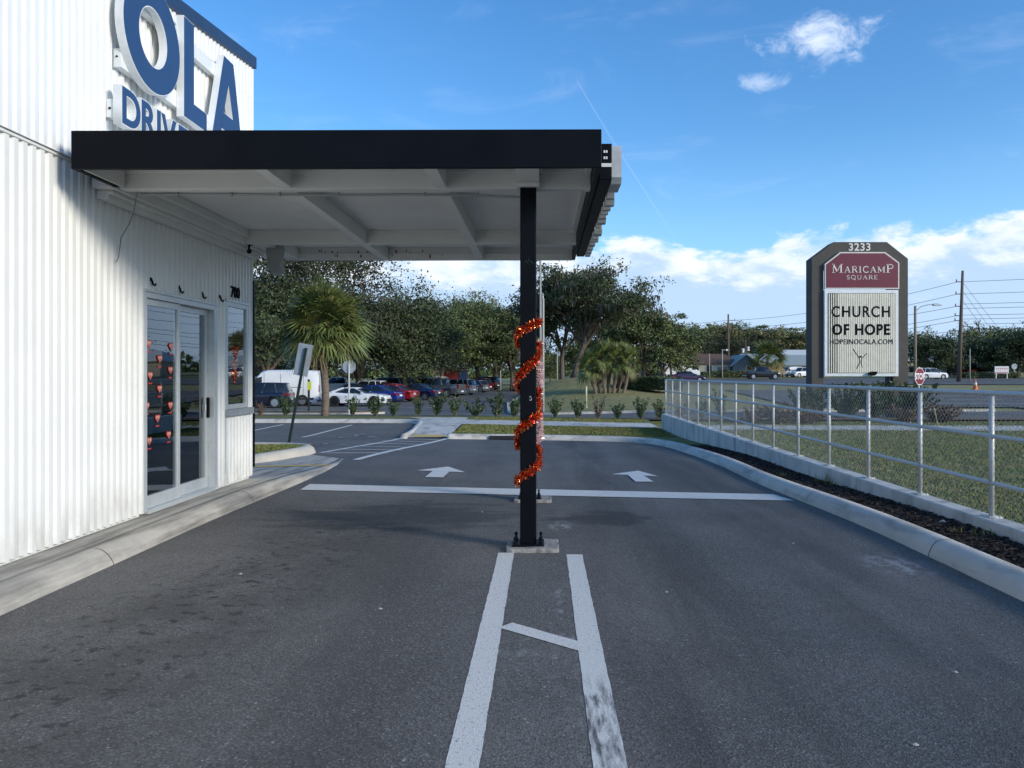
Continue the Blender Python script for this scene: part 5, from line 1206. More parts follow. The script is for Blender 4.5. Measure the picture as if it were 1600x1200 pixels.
T(dk, 1590, 132, 'dense dark tree at the far right edge', RT, (1.1, 1.0, 1.05), 2.8)
T(dk, 1636, 135, 'dense dark tree just beyond the right edge', RT, (1.1, 1.0, 1.1), 3.9)
thn = broadleaf('roadside_oak', 10.0, 9, 2.4, 72, 3600, .22, M_LEAF, 'x', limbs=11, tr=.24, moss=40, open_=.5, low=.2, nc=30)
T(thn, 1434, 158, 'thin mossy tree behind the street lamp', RT, (1, 1, .92), 0)
T(thn, 1517, 156, 'thin mossy tree just right of the tall leaning pole', RT, (1.0, 1, 1.0), 1.0)
T(thn, 1556, 160, 'thin mossy tree rising over the dark trees', RT, (1, 1, 1.03), 2.2)
T(thn, 1592, 158, 'thin mossy tree at the right edge behind the dark tree', RT, (1, 1, .98), 4.0)
T(tA, 1480, 200, 'pale far tree behind the dark round tree', RT, (.9, .9, .62), 2)
T(tB, 1535, 205, 'pale far tree behind the white roadside sign', RT, (1, 1, .62), 3)
T(tA, 1600, 205, 'pale far tree at the right edge', RT, (1, 1, .60), 4)

# shrubs planted in a row along the strip
sA = shrub('row_shrub', 1.0, .85, 81, M_BUSH, 620, 'x', leaf=.055, stems=12); sB = shrub('row_shrub', .82, .75, 82, M_BUSH, 480, 'x', leaf=.05, stems=10); sD = shrub('row_shrub', .7, .62, 83, M_BUSHR, 300, 'x', leaf=.04, stems=12)
sE = shrub('row_shrub', .8, 1.25, 84, M_BUSH, 620, 'x', leaf=.055, stems=12)
row = [(406, 'D', .9, 'dry reddish shrub by the building corner'), (446, 'B', 1.1, 'green shrub just left of the leaning sign post'), (551, 'B', 1.15, 'first green shrub right of the cabbage palm'), (587, 'B', 1.1, 'second green shrub right of the cabbage palm'),
       (615, 'B', .92, 'third green shrub right of the cabbage palm'), (653, 'A', .95, 'shrub directly behind the yellow ramp strip'), (682, 'A', 1.03, 'shrub just right of the ramp'), (711, 'B', 1.05, 'shrub in front of the grey pickup wheel'), (743, 'E', 1.05, 'wide splayed shrub in the middle of the row'),
       (776, 'A', 1.05, 'pointed shrub left of the near black post'), (803, 'A', .95, 'shrub touching the left of the near black post'), (868, 'B', 1.05, 'shrub right of the black post below the light poles'), (902, 'B', 1.12, 'shrub beside the yellow bollard'), (934, 'D', 1.25, 'dry thin shrub right of the yellow bollard'),
       (966, 'B', .95, 'shrub below the palm clump'), (1001, 'B', 1.15, 'shrub between palm clump and fence end'), (1030, 'A', .92, 'dense shrub against the fence end post'), (1062, 'D', 1.2, 'dry shrub behind the second fence bay'), (1097, 'B', 1.2, 'green shrub behind the far fence bays'), (1128, 'A', 1.15, 'green shrub behind the middle fence bays')]
for i, (px, k, s, lb) in enumerate(row):
    Y = 31.9; x = X_(px, Y); place({'A': sA, 'B': sB, 'D': sD, 'E': sE}[k], USED, (x, Y, g(x, Y)+.12), i*1.7, (s*(1+.18*math.sin(i*2.3)), s*(1+.18*math.cos(i*1.9)), s*(1+.12*math.sin(i*3.1))), lb+' in the planted row', 'young shrubs planted in a row')
big = shrub('sign_shrub', 1.7, 2.6, 85, M_BUSH, 3600, 'x', leaf=.075, stems=40); pk = shrub('sign_shrub', .75, 1.8, 86, M_BUSHR, 1500, 'x', leaf=.055, stems=36)
for i, (px, Y, k, s, lb) in enumerate([(1262, 34.3, 'b', .8, 'green shrub in front of the left pillar of the plaza sign'), (1322, 34.2, 'b', .95, 'tall green shrub centred under the plaza sign board'), (1368, 34.4, 'b', 1.0, 'tall green shrub left of the right pillar of the plaza sign'), (1425, 34.6, 'b', .95, 'green shrub right of the plaza sign behind the stop sign'),
                                       (1175, 30.5, 'p', .95, 'low reddish shrub left of the plaza sign'), (1215, 30.3, 'p', 1.1, 'low reddish shrub before the left pillar of the plaza sign'), (1262, 30.4, 'p', 1.0, 'low brownish shrub before the plaza sign centre left'), (1415, 31.0, 'p', 1.0, 'low brownish shrub beside the wooden stake'), (1470, 31.2, 'p', 1.1, 'low brownish shrub right of the stop sign')]):
    x = X_(px, Y); place(big if k == 'b' else pk, USED, (x, Y, g(x, Y)), i*1.1, s, lb, 'shrubs at the foot of the plaza sign')
# clipped hedge beside the mound
def hedge(name, cx, cy, L, wd, h, rz, label, m=M_LEAFD, n=5000, leaf=.09, seed=1):
    rr = random.Random(seed); t = thing(name, (cx, cy, g(cx, cy)), label, 'hedge', None, rz); mb = MB(); k = 10
    mb2 = MB(); mb2.box((0, 0, h*.45), (L*.94, wd*.8, h*.8)); mb2.build('hedge_core', M_DKGREEN, t, bevel=.15)
    for i in range(n):
        f = rr.random(); x = rr.uniform(-.5, .5)*L
        if f < .45: p = (x, rr.uniform(-.5, .5)*wd, h*(1+.06*math.sin(x*1.9))+rr.gauss(0, .03))
        else: p = (x, rr.choice((-.5, .5))*wd+rr.gauss(0, .05), rr.uniform(.05, 1)*h)
        if rr.random() < .07: p = (rr.choice((-.5, .5))*L, rr.uniform(-.5, .5)*wd, rr.uniform(.05, 1)*h)
        leafquad(mb, Vector(p), leaf*rr.uniform(.7, 1.3), rr)
    mb.build('foliage', m, t); return t
hedge('hedge', X_(1012, 62), 62, 5.2, 2.2, 1.0, -.75, 'dark clipped hedge between palm clump and fence end', n=7000)
hedge('hedge', X_(1108, 133), 133, 8.5, 1.6, 1.0, 0, 'clipped hedge before the brown roofed building', M_LEAF, 3000, .12, 2)
hedge('hedge', X_(1138, 133), 133, 3.8, 1.6, .9, 0, 'short clipped hedge left of the blue grey gable', M_LEAF, 1800, .12, 3)
hedge('hedge', X_(1167, 133), 133, 2.8, 1.6, 1.2, 0, 'square clipped hedge against the blue grey gable wall', M_LEAF, 1500, .12, 4)
hedge('hedge', X_(1065, 118), 118, 3.5, 2.5, 2.2, 0, 'round bush left of the white box truck', M_LEAF, 2600, .12, 5) if False else None
hedge('hedge', X_(1548, 128), 128, 9, 1.6, .9, 0, 'low hedge beneath the white roadside sign', M_LEAF, 2500, .12, 6)

# ------------------------------------------------------------------ vehicles (x forward, z up, origin on the ground)
def wheel(par, x, y, r, w, rim=M_RIM):
    t = MB(); n = 20
    prof = [(-w/2, r*.72), (-w/2, r*.94), (-w/2+.03, r), (w/2-.03, r), (w/2, r*.94), (w/2, r*.72)]
    vs = [(math.cos(2*math.pi*i/n)*q, o, math.sin(2*math.pi*i/n)*q) for i in range(n) for (o, q) in prof]; k = len(prof)
    t.add(vs, [(i*k+j, i*k+(j+1) % k, ((i+1) % n)*k+(j+1) % k, ((i+1) % n)*k+j) for i in range(n) for j in range(k)])
    o = t.build('wheel', M_TYRE, par, loc=(x, y, r)); fixn(o)
    m = MB(); s = 1 if y > 0 else -1
    m.tube([(0, s*w*.1, 0), (0, s*w*.30, 0)], r*.70, 20)
    for i in range(5):
        a = 2*math.pi*i/5; d = Vector((math.cos(a), 0, math.sin(a))); c = d*r*.36+Vector((0, s*w*.36, 0)); m.box(c, (r*.62, w*.10, r*.17), 0, Matrix.Rotation(-a, 3, 'Y'))
    m.tube([(0, s*w*.3, 0), (0, s*w*.42, 0)], r*.16, 10); m.build('rim', rim, o); return o
def loft(mb, secs, mi=0):
    k = len(secs[0]); o = len(mb.v)
    mb.add([p for s in secs for p in s], [(i*k+j, i*k+(j+1) % k, (i+1)*k+(j+1) % k, (i+1)*k+j) for i in range(len(secs)-1) for j in range(k)]+[tuple(range(k))[::-1], tuple(range((len(secs)-1)*k, len(secs)*k))], mi)
def car(name, kind, pnt, label, cat, group, rim=M_RIM):
    """lofted body, dark glasshouse, painted roof and pillars, wheels, lamps"""
    K_ = {  # L, W, roof, wheel r, hood/belt outline (x, z) top line, base z, glass outline bottom x0..x1, top x0..x1
     'sedan': dict(L=4.8, W=1.83, r=.33, top=[(-2.4, .62), (-2.33, .92), (-2.1, 1.0), (-1.55, 1.02), (-.6, .98), (.6, .95), (1.1, .93), (1.9, .82), (2.3, .70), (2.4, .52)], gb=(-1.75, 1.15), gt=(-.85, .35), H=1.45),
     'coupe': dict(L=4.8, W=1.9, r=.36, top=[(-2.4, .62), (-2.36, .98), (-2.15, 1.06), (-1.5, 1.05), (-.6, .98), (.5, .95), (1.0, .96), (1.9, .88), (2.3, .78), (2.4, .55)], gb=(-1.75, .95), gt=(-.85, .10), H=1.36),
     'suv': dict(L=4.75, W=1.9, r=.37, top=[(-2.37, .70), (-2.35, 1.05), (-2.2, 1.12), (-1.3, 1.10), (0, 1.08), (1.0, 1.07), (1.25, 1.06), (2.0, .99), (2.3, .85), (2.37, .6)], gb=(-2.28, 1.2), gt=(-1.95, .45), H=1.74),
     'hatch': dict(L=4.3, W=1.8, r=.33, top=[(-2.15, .65), (-2.13, .95), (-2.0, 1.03), (-1.2, 1.02), (0, .98), (.8, .96), (1.1, .94), (1.8, .85), (2.1, .72), (2.15, .55)], gb=(-2.0, 1.1), gt=(-1.5, .3), H=1.52),
     'pickup': dict(L=5.7, W=2.0, r=.42, top=[(-2.85, .80), (-2.83, 1.28), (-2.7, 1.33), (-1.2, 1.31), (-.9, 1.28), (.9, 1.22), (1.2, 1.24), (2.4, 1.16), (2.8, 1.05), (2.85, .7)], gb=(-1.05, 1.35), gt=(-.85, .75), H=1.92),
     'van': dict(L=5.9, W=2.05, r=.38, top=[(-2.95, .7), (-2.95, 1.5), (-2.93, 2.2), (-2.85, 2.55), (-1.5, 2.62), (.6, 2.60), (1.05, 2.5), (1.75, 1.75), (2.15, 1.35), (2.85, 1.0), (2.95, .55)], gb=None, gt=None, H=2.6)}[kind]
    t = thing(name, (0, 0, 0), label, cat, group); L, W, r, H = K_['L'], K_['W'], K_['r'], K_['H']; fx, rx = L/2-.92, -L/2+.98
    if kind == 'pickup': fx, rx = L/2-1.0, -L/2+1.25
    if kind == 'van': fx, rx = L/2-1.0, -L/2+1.15
    top = K_['top']
    def tz_(x):
        for (a, za), (b, zb) in zip(top[:-1], top[1:]):
            if a <= x <= b and b > a: return za+(zb-za)*(x-a)/(b-a)
        return top[-1][1]
    def bz(x):
        z = .26 if kind != 'pickup' else .38
        for c in (fx, rx):
            d = abs(x-c); a = r+.07
            if d < a: z = max(z, r+math.sqrt(a*a-d*d)-.02)
        return z
    xs_ = sorted({-L/2, L/2, *[p[0] for p in top], *[c+(r+.07)*math.cos(R(q)) for c in (fx, rx) for q in range(0, 181, 15)], *[c+s*(r+.075) for c in (fx, rx) for s in (-1, 1)]})
    mb = MB(); secs = []
    for x in xs_:
        e = min(1, (L/2-abs(x))/.55); hw = W/2*(.80+.20*math.sin(e*math.pi/2)); zt = tz_(x); zb = bz(x); mid = max(zb+.02, (zt*.45+.3)); ff = .93 if kind != 'van' else .86
        secs.append([(x, -hw*.96, zb), (x, -hw, max(mid, zb+.01)), (x, -hw*.985, max(zt-.14, zb+.02)), (x, -hw*ff, zt-.03), (x, -hw*.72, zt), (x, hw*.72, zt), (x, hw*ff, zt-.03), (x, hw*.985, max(zt-.14, zb+.02)), (x, hw, max(mid, zb+.01)), (x, hw*.96, zb)])
    loft(mb, secs); b = fixn(mb.build('body', pnt, t, smooth=True)); 
    bb = b.modifiers.new('e', 'EDGE_SPLIT'); bb.split_angle = R(38)
    mb = MB(); mb.box((0, 0, r+.05), (L*.86, W*.72, .36)); mb.build('chassis', M_TYRE, t)
    if K_['gb']:
        (b0, b1), (t0, t1) = K_['gb'], K_['gt']; wb, wt_ = W/2*.90, W/2*.70
        zb0, zb1 = tz_(b0)-.06, tz_(b1)-.06; zr = H-.035
        G8 = [(b0, zb0, wb*.92), (b1, zb1, wb*.90), (t1, zr, wt_), (t0, zr, wt_)]
        mb = MB(); v = []
        ns = 6; secs = []
        for i in range(ns+1):
            u = i/ns; xl = b0+(t0-b0)*u; xr_ = b1+(t1-b1)*u; q = u**.85; zl = zb0+(zr-zb0)*q; hw = wb+(wt_-wb)*u*u*.6+(wt_-wb)*u*.4
            secs.append([(xl, -hw*.86, zl), (xl+.12, -hw, zl), (xr_-.15, -hw, zb1+(zr-zb1)*q), (xr_, -hw*.84, zb1+(zr-zb1)*q), (xr_, hw*.84, zb1+(zr-zb1)*q), (xr_-.15, hw, zb1+(zr-zb1)*q), (xl+.12, hw, zl), (xl, hw*.86, zl)])
        loft(mb, secs); gl = fixn(mb.build('windows', M_CGLASS, t)); gl.modifiers.new('e', 'EDGE_SPLIT').split_angle = R(50); gl.data.polygons.foreach_set('use_smooth', [True]*len(gl.data.polygons))
        mb = MB(); rs_ = []
        for i in range(9):
            u = i/8; x = t0-.10+(t1-t0+.2)*u; zc = zr-.02+.055*math.sin(math.pi*(.12+u*.76)); hw = wt_*(1.02 if 0 < i < 8 else .97)
            rs_.append([(x, -hw, zr-.03), (x, -hw*.96, zc), (x, -hw*.4, zc+.03), (x, hw*.4, zc+.03), (x, hw*.96, zc), (x, hw, zr-.03)])
        loft(mb, rs_); fixn(mb.build('roof', pnt, t, smooth=True))
        mb = MB(); w_ = .035
        def pil(p, q, rad=.035): mb.tube([p, q], rad, 5)
        for s in (-1, 1):
            pil((b1-.10, s*wb*.985, zb1), (t1-.08, s*wt_*1.0, zr), .032); pil((b0+.10, s*wb*.985, zb0), (t0+.06, s*wt_, zr), .05 if kind != 'coupe' else .10)
            xm = (b0+b1)*.5+.05; pil((xm, s*wb*.995, tz_(xm)-.05), ((t0+t1)/2+.05, s*wt_*1.03, zr), .03)
            if kind in ('suv', 'hatch'): pil((b0+.75, s*wb*.995, zb0), (t0+.62, s*wt_*1.03, zr), .045)
            if kind in ('sedan',): pil((b0+.55, s*wb*.99, zb0), (t0+.12, s*wt_*1.02, zr-.01), .03)
            mb.box((b1-.32, s*(W/2+.05), tz_(b1)+.02), (.12, .16, .11))
        fixn(mb.build('pillars', pnt, t))
    else:
        mb = MB(); s_list = (-1, 1)
        for s in s_list:
            pts = [(1.02, 1.62), (1.72, 1.55), (1.42, 2.02), (1.0, 2.12)]
            mb.prism(pts, lambda p: (p[0], s*(W/2*.935), p[1]), lambda p: (p[0], s*(W/2*1.008), p[1]))
        mb.add([(1.12, -.72, 2.46), (1.12, .72, 2.46), (1.78, .80, 1.75), (1.78, -.80, 1.75)], [(0, 1, 2, 3)]); fixn(mb.build('windows', M_CGLASS, t))
        mb = MB(); mb.box((-.3, 0, .52), (4.6, W+.012, .14)); [mb.tube([(xx, s*(W/2+.004), .7), (xx, s*(W/2+.004), 2.35)], .008, 4) for xx in (-1.9, -.3, .85) for s in (-1, 1)]; [mb.box((-.5, s*(W/2+.008), 1.35), (2.6, .01, .03)) for s in (-1, 1)]; mb.build('trim', M_DARK, t)
    for x in (fx, rx):
        for s in (-1, 1): wheel(t, x, s*(W/2-.13), r, .24, rim)
    for s in (-1, 1):
        mb = MB(); x1 = L/2; zl = tz_(x1-.2)-.12
        mb.prism([(x1-.36, zl+.05), (x1-.10, zl-.04), (x1-.06, zl-.13), (x1-.30, zl-.08)], lambda p: (p[0], s*W/2*.50, p[1]), lambda p: (p[0]-.02, s*W/2*.965, p[1])); fixn(mb.build('headlight', M_LAMP, t))
        mb = MB(); x0 = -L/2; zl = tz_(x0+.12)-.16
        if kind == 'pickup': mb.box((x0+.03, s*(W/2*.78), zl-.05), (.10, .22, .42))
        elif kind == 'van': mb.box((x0+.0, s*(W/2*.75), 1.25), (.06, .12, .5))
        else: mb.prism([(x0+.0, zl+.07), (x0+.40, zl+.10), (x0+.34, zl-.03), (x0-.01, zl-.09)], lambda p: (p[0], s*W/2*.42, p[1]), lambda p: (p[0]+.03, s*W/2*.955, p[1]))
        fixn(mb.build('tail_light', M_TAIL, t))
    mb = MB(); mb.box((L/2-.035, 0, .45 if kind != 'pickup' else .75), (.10, W*.62, .20 if kind != 'pickup' else .4)); mb.build('grille', M_DARK, t, bevel=.02)
    mb = MB(); mb.box((-L/2+.0, 0, .62 if kind != 'sedan' else .66), (.05, .42, .14)); mb.build('number_plate', M_WHT2, t)
    mb = MB(); mb.box((L/2-.06, 0, .33 if kind != 'pickup' else .5), (.16, W*.80, .09)); mb.build('front_bumper', M_CHROME if kind == 'pickup' else M_DARK, t, bevel=.02)
    mb = MB(); mb.box((-L/2+.06, 0, .36 if kind != 'pickup' else .55), (.16, W*.84, .11)); mb.build('rear_bumper', M_CHROME if kind == 'pickup' else M_DARK, t, bevel=.02)
    return t
def put(c, px, Y, hd, sc=1.0):
    x = X_(px, Y); c.location = (x, Y, g(x, Y)+.02); c.rotation_euler = (0, 0, R(hd)); c.scale = (sc, sc, sc); return c
CG = 'cars in the left hand car park'
wht = paint('white', (.80, .80, .78), 0, .3); blu = paint('blue', (.010, .022, .22), .3); nav = paint('navy', (.008, .016, .07), .3); red = paint('red', (.32, .008, .010), .2); gry = paint('grey', (.13, .14, .15), .5); slv = paint('silver', (.38, .39, .39), .7)
blk = paint('black', (.010, .011, .014), .2); dnv = paint('dark_navy', (.008, .011, .028), .2); mrn = paint('maroon', (.10, .008, .016), .2); purp = paint('purple', (.045, .012, .05), .3)
BR = mat('black_rim', (.02, .02, .02), .35, metal=.6)
put(car('parked_car', 'suv', dnv, 'dark navy SUV parked before the white van', 'car', CG), 403, 54.0, 184)
put(car('parked_van', 'van', wht, 'white high roof cargo van behind the dark navy SUV', 'van', CG), 437, 57.5, 186, 1.02)
put(car('parked_car', 'coupe', wht, 'white two door coupe with black rims beside the palm', 'car', CG, BR), 558, 56.5, -3)
put(car('parked_car', 'sedan', blu, 'bright blue sedan behind the nose of the white coupe', 'car', CG), 583, 61.5, 166)
put(car('parked_car', 'sedan', red, 'red sedan between the two blue sedans', 'car', CG), 610, 66, 160)
put(car('parked_car', 'sedan', mrn, 'darker red sedan just behind the bright red one', 'car', CG), 604, 72, 162, 1.02)
put(car('parked_car', 'sedan', nav, 'navy blue sedan in front of the grey pickup', 'car', CG), 649, 69.5, 160)
put(car('parked_pickup', 'pickup', gry, 'grey pickup with big wheels next to the navy sedan', 'pickup', CG), 684, 77.5, 156)
put(car('parked_car', 'suv', slv, 'silver SUV next to the grey pickup', 'car', CG), 713, 85.5, 152)
put(car('parked_car', 'hatch', slv, 'small silver hatchback in front of the maroon SUV', 'car', CG), 738, 96, 150)
put(car('parked_car', 'suv', mrn, 'maroon SUV between silver hatchback and dark end SUV', 'car', CG), 743, 102.5, 152)
put(car('parked_car', 'suv', blk, 'black SUV at the far end of the row', 'car', CG), 756, 112, 148, 1.08)
put(car('parked_car', 'sedan', blk, 'black sedan behind the white coupe roof', 'car', CG), 548, 68, 175)
put(car('parked_car', 'suv', wht, 'dark windowed SUV with a white roof behind the blue sedan', 'car', CG), 572, 77, 168, .95)
put(car('parked_pickup', 'pickup', wht, 'white pickup beside the cabbage palm trunk', 'pickup', CG), 528, 90, 190)
put(car('parked_car', 'suv', blk, 'black boxy SUV behind the red sedan', 'car', CG), 599, 92, 170, 1.08)
put(car('parked_car', 'suv', mrn, 'dark red SUV behind the pale oak trunk', 'car', CG), 626, 97, 168, 1.08)
put(car('parked_pickup', 'pickup', slv, 'silver grey pickup behind the navy sedan', 'pickup', CG), 664, 88, 158)
put(car('parked_pickup', 'pickup', wht, 'white pickup cab showing over the grey pickup', 'pickup', CG), 686, 104, 160)
put(car('parked_car', 'suv', purp, 'dark purple SUV half hidden by the near black post', 'car', CG), 812, 104, 90, 1.0)
HG = 'vehicles along the highway'
put(car('road_car', 'sedan', purp, 'dark purple sedan passing just over the fence end', 'car', HG), 1074, 104, 4)
put(car('road_pickup', 'pickup', blk, 'black pickup before the blue grey gable house', 'pickup', HG), 1190, 121, 3)
put(car('road_car', 'hatch', wht, 'white hatchback left of the roadside bush', 'car', HG), 1008, 122, 185)
put(car('road_car', 'suv', dnv, 'dark SUV right of the white hatchback by the road', 'car', HG), 1021, 117, 5, .9)
put(car('road_van', 'van', wht, 'white van left of the other one by the grey roofed building', 'van', HG), 1236, 139, 200, .72)
put(car('road_van', 'suv', wht, 'white SUV next to the white van by the sign pillar', 'van', HG), 1253, 137, 205)
put(car('road_car', 'suv', wht, 'white SUV crossing right of the plaza sign', 'car', HG), 1455, 122, 5)
put(car('road_pickup', 'pickup', red, 'red pickup parked under the trees by the tall pole', 'pickup', HG), 1514, 139, 200, 1.3)
put(car('road_car', 'suv', gry, 'grey SUV parked under the trees left of the white roadside sign', 'car', HG), 1543, 139, 20, 1.0)
bt = thing('box_truck', (0, 0, 0), 'white box truck parked beyond the purple sedan', 'truck', HG)
mb = MB(); mb.box((-.6, 0, 1.85), (4.2, 2.2, 2.3)); mb.build('cargo_box', wht, bt, bevel=.04)
mb = MB(); mb.prism([(1.55, .6), (3.1, .6), (3.1, 1.25), (2.5, 1.45), (2.15, 2.2), (1.55, 2.25)], lambda p: (p[0], -.95, p[1]), lambda p: (p[0], .95, p[1])); fixn(mb.build('cab', wht, bt, bevel=.05))
mb = MB(); mb.prism([(1.75, 1.45), (2.4, 1.45), (2.12, 2.08), (1.75, 2.1)], lambda p: (p[0], -.96, p[1]), lambda p: (p[0], .96, p[1])); fixn(mb.build('windows', M_CGLASS, bt))
mb = MB(); mb.box((.2, 0, .6), (5.2, .9, .2)); mb.build('chassis', M_TYRE, bt)
for x in (-1.6, 2.3):
    for s in (-1, 1): wheel(bt, x, s*.85, .42, .26)
mb = MB(); [mb.box((-.6+dx, s*1.106, 1.9+dz_), (.5, .01, .25)) for dx, dz_ in ((-1.3, .2), (-.6, -.1), (.3, .3)) for s in (-1, 1)]; mb.build('side_decal', M_INK, bt)
put(bt, 1062, 124, 8, 1.0)

# ------------------------------------------------------------------ far buildings
def house(name, px, Y, w, d, wall_h, roof_h, mw, mr_, label, gable_front=False, openings=(), rz=0.0, eave=.5):
    x = X_(px, Y); t = thing(name, (x, Y, g(x, Y)), label, 'building', None, rz)
    mb = MB()
    if gable_front:
        mb.prism([(-w/2, -.5), (w/2, -.5), (w/2, wall_h), (0, wall_h+roof_h), (-w/2, wall_h)], lambda p: (p[0], 0, p[1]), lambda p: (p[0], d, p[1]))
        r_ = MB(); k = roof_h/(w/2); th = .15
        for s in (-1, 1): r_.prism([(0, wall_h+roof_h), (s*(w/2+eave), wall_h-eave*k), (s*(w/2+eave), wall_h-eave*k+th), (0, wall_h+roof_h+th)], lambda p: (p[0], -.4, p[1]), lambda p: (p[0], d+.4, p[1]))
    else:
        mb.box((0, d/2, wall_h/2-.25), (w, d, wall_h+.5)); r_ = MB()
        a, b = w/2+eave, d/2+eave; rl_ = w/2-min(w*.16, d/2)
        V = [(-a, -eave, wall_h), (a, -eave, wall_h), (a, d+eave, wall_h), (-a, d+eave, wall_h), (-rl_, d/2, wall_h+roof_h), (rl_, d/2, wall_h+roof_h), (-a, -eave, wall_h-.15), (a, -eave, wall_h-.15), (a, d+eave, wall_h-.15), (-a, d+eave, wall_h-.15)]
        r_.add(V, [(0, 1, 5, 4), (1, 2, 5), (2, 3, 4, 5), (3, 0, 4), (6, 7, 1, 0), (7, 8, 2, 1), (8, 9, 3, 2), (9, 6, 0, 3), (9, 8, 7, 6)])
    fixn(mb.build('wall', mw, t)); fixn(r_.build('roof', mr_, t))
    for (ox, oz, ow, oh, k) in openings:
        o = MB(); o.box((ox, -.02, oz), (ow, .06, oh)); q = o.build('door' if k == 'd' else 'window', M_CGLASS if k != 'd' else M_DARK, t)
        f = MB(); e = .08
        for (cx_, cz_, a_, b_) in ((ox, oz+oh/2+e/2, ow+2*e, e), (ox, oz-oh/2-e/2, ow+2*e, e), (ox-ow/2-e/2, oz, e, oh), (ox+ow/2+e/2, oz, e, oh)): f.box((cx_, -.03, cz_), (a_, .09, b_))
        f.build('frame', M_WHT2, q)
    return t
crm = mat('cream_render', (.62, .58, .45), .8, var=.1); tan_ = mat('tan_render', (.50, .44, .34), .8, var=.15)
brn = mat('brown_roof', (.16, .095, .065), .9, vscale=3, var=.3, bump=.3, bscale=10); bgr = mat('blue_grey_wall', (.15, .19, .21), .8, var=.1); grf = mat('grey_green_roof', (.33, .38, .36), .7, vscale=2, var=.15); pal = mat('pale_roof', (.62, .63, .60), .6, var=.1)
house('shop_building', 1112, 143, 9.5, 8, 2.5, 1.85, crm, brn, 'low cream building under a brown hipped roof', openings=[(-3, 1.3, 1.2, 1.1, 'w'), (-.5, 1.1, 1.0, 2.0, 'd'), (2, 1.3, 2.0, 1.1, 'w')]).scale = (1.0, 1, 1)
house('shop_building', 1166, 141, 4.9, 10, 2.2, 1.8, bgr, grf, 'blue grey gable fronted building with a small white door', True, [(.5, 1.0, .9, 1.9, 'd')])
house('shop_building', 1186, 147, 7.5, 8, 2.4, 2.0, bgr, grf, 'grey roofed wing joined to the blue grey gable', openings=[(1.5, 1.3, 1.6, 1.1, 'w')])
house('shop_building', 1250, 147, 12, 9, 2.2, 2.0, tan_, grf, 'long building with a pale green roof behind the white vans', openings=[(-3.5, 1.2, 1.5, 1.1, 'w'), (-1, 1.2, 1.5, 1.1, 'w'), (2, 1.2, 1.5, 1.1, 'w')])
house('shop_building', 1256, 160, 10, 8, 3.4, 2.0, pal, pal, 'taller pale building above the green roofed one', openings=[(-2, 2, 1.5, 1.1, 'w')])
house('shop_building', 1416, 150, 9, 8, 3.0, 2.0, tan_, pal, 'pale roofed building showing between plaza sign and street lamp', openings=[(1.5, 1.3, 2.0, 1.2, 'w')])
house('shop_building', 1482, 138, 2.6, 3, 2.0, .5, crm, brn, 'tiny cream kiosk left of the tall leaning pole', openings=[(0, 1.1, .7, 1.6, 'd')], eave=.2)
house('shop_building', 1512, 165, 16, 8, 3.2, 2.4, crm, mat('grey_roof', (.34, .35, .35), .8, var=.1), 'grey roofed building behind the dark trees', openings=[(-4, 1.5, 2, 1.2, 'w'), (0, 1.5, 2, 1.2, 'w'), (4, 1.5, 2, 1.2, 'w')])
house('shop_building', 400, 92, 12, 8, 2.6, 1.6, mat('brown_brick', (.14, .09, .06), .9, var=.2), brn, 'brown building behind the oaks and white van', openings=[(1, 1.3, 2, 1.4, 'w'), (4.4, 1.3, 1.2, 2.2, 'd')])
kb = thing('playground_kiosk', (X_(704, 138), 138, g(X_(704, 138), 138)), 'red and blue kiosk under the trees behind the silver SUV', 'kiosk')
mb = MB(); mb.box((0, 0, 1.5), (3.0, 2.5, 3)); mb.build('kiosk_wall', mat('kiosk_red', (.30, .03, .03), .7, var=.2), kb)
mb = MB(); mb.box((2.3, 0, 1.4), (1.4, 2.4, 2.8)); mb.build('side_bay', mat('kiosk_blue', (.03, .06, .16), .7, var=.2), kb)
mb = MB(); mb.box((.7, 0, 3.15), (5.2, 3.2, .3)); mb.build('kiosk_roof', brn, kb, bevel=.05)

# ------------------------------------------------------------------ poles, signs, cone
def pole(px, ytop, Y, label, r=.13, m=M_POLE, taper=.7, name='utility_pole', lean=0.0, arms=(), group=None, sq=False):
    x = X_(px, Y); z0 = g(x, Y); h = EYE+(583-ytop)/1200*Y-z0; t = thing(name, (x, Y, z0), label, 'pole', group)
    mb = MB(); mb.tube([(0, 0, -.2), (lean*.5, 0, h*.5), (lean, 0, h)], [r, r*(1+taper)/2, r*taper], 4 if sq else 10); mb.build('shaft', m, t, smooth=not sq)
    for (f, L, s) in arms:
        mb = MB(); z = h*f; o = lean*f; mb.box((o+s*L/2, 0, z), (L, .12, .12)); mb.tube([(o+s*L*.9, 0, z), (o+s*L*.9, 0, z+.35)], .07, 8); mb.build('crossarm', M_WOOD, t)
    return t, h
t1, h1 = pole(844.3, 396, 45, 'slender tall light pole directly behind the near black post', r=.075, taper=.8, group='light poles behind the black post', sq=True)
t2, h2 = pole(848.3, 466, 47, 'thicker concrete light pole with a hooked top behind the black post', r=.10, taper=.85, group='light poles behind the black post', sq=True)
mb = MB(); mb.tube([(0, 0, h2), (0, 0, h2+.25), (-.12, 0, h2+.38), (-.3, 0, h2+.3)], .03, 6); mb.build('pole_hook', M_SILVER, t2)
tp, hp = pole(1498, 423, 106, 'tall leaning wooden power pole carrying the highway wires', r=.32, m=M_WOOD, taper=.5, lean=.55, arms=[(f, .9, -1) for f in (.90, .79, .68, .595, .55)]+[(.50, 1.0, 1), (.46, 1.1, -1), (.42, .7, 1)])
tq, hq = pole(1138, 491, 150, 'tall wooden power pole rising above the brown roof', r=.26, m=M_WOOD, taper=.6, arms=[(.90, 1.4, 1), (.78, 1.2, -1), (.75, 1.3, 1)])
PG = 'lesser poles along the far roadside'
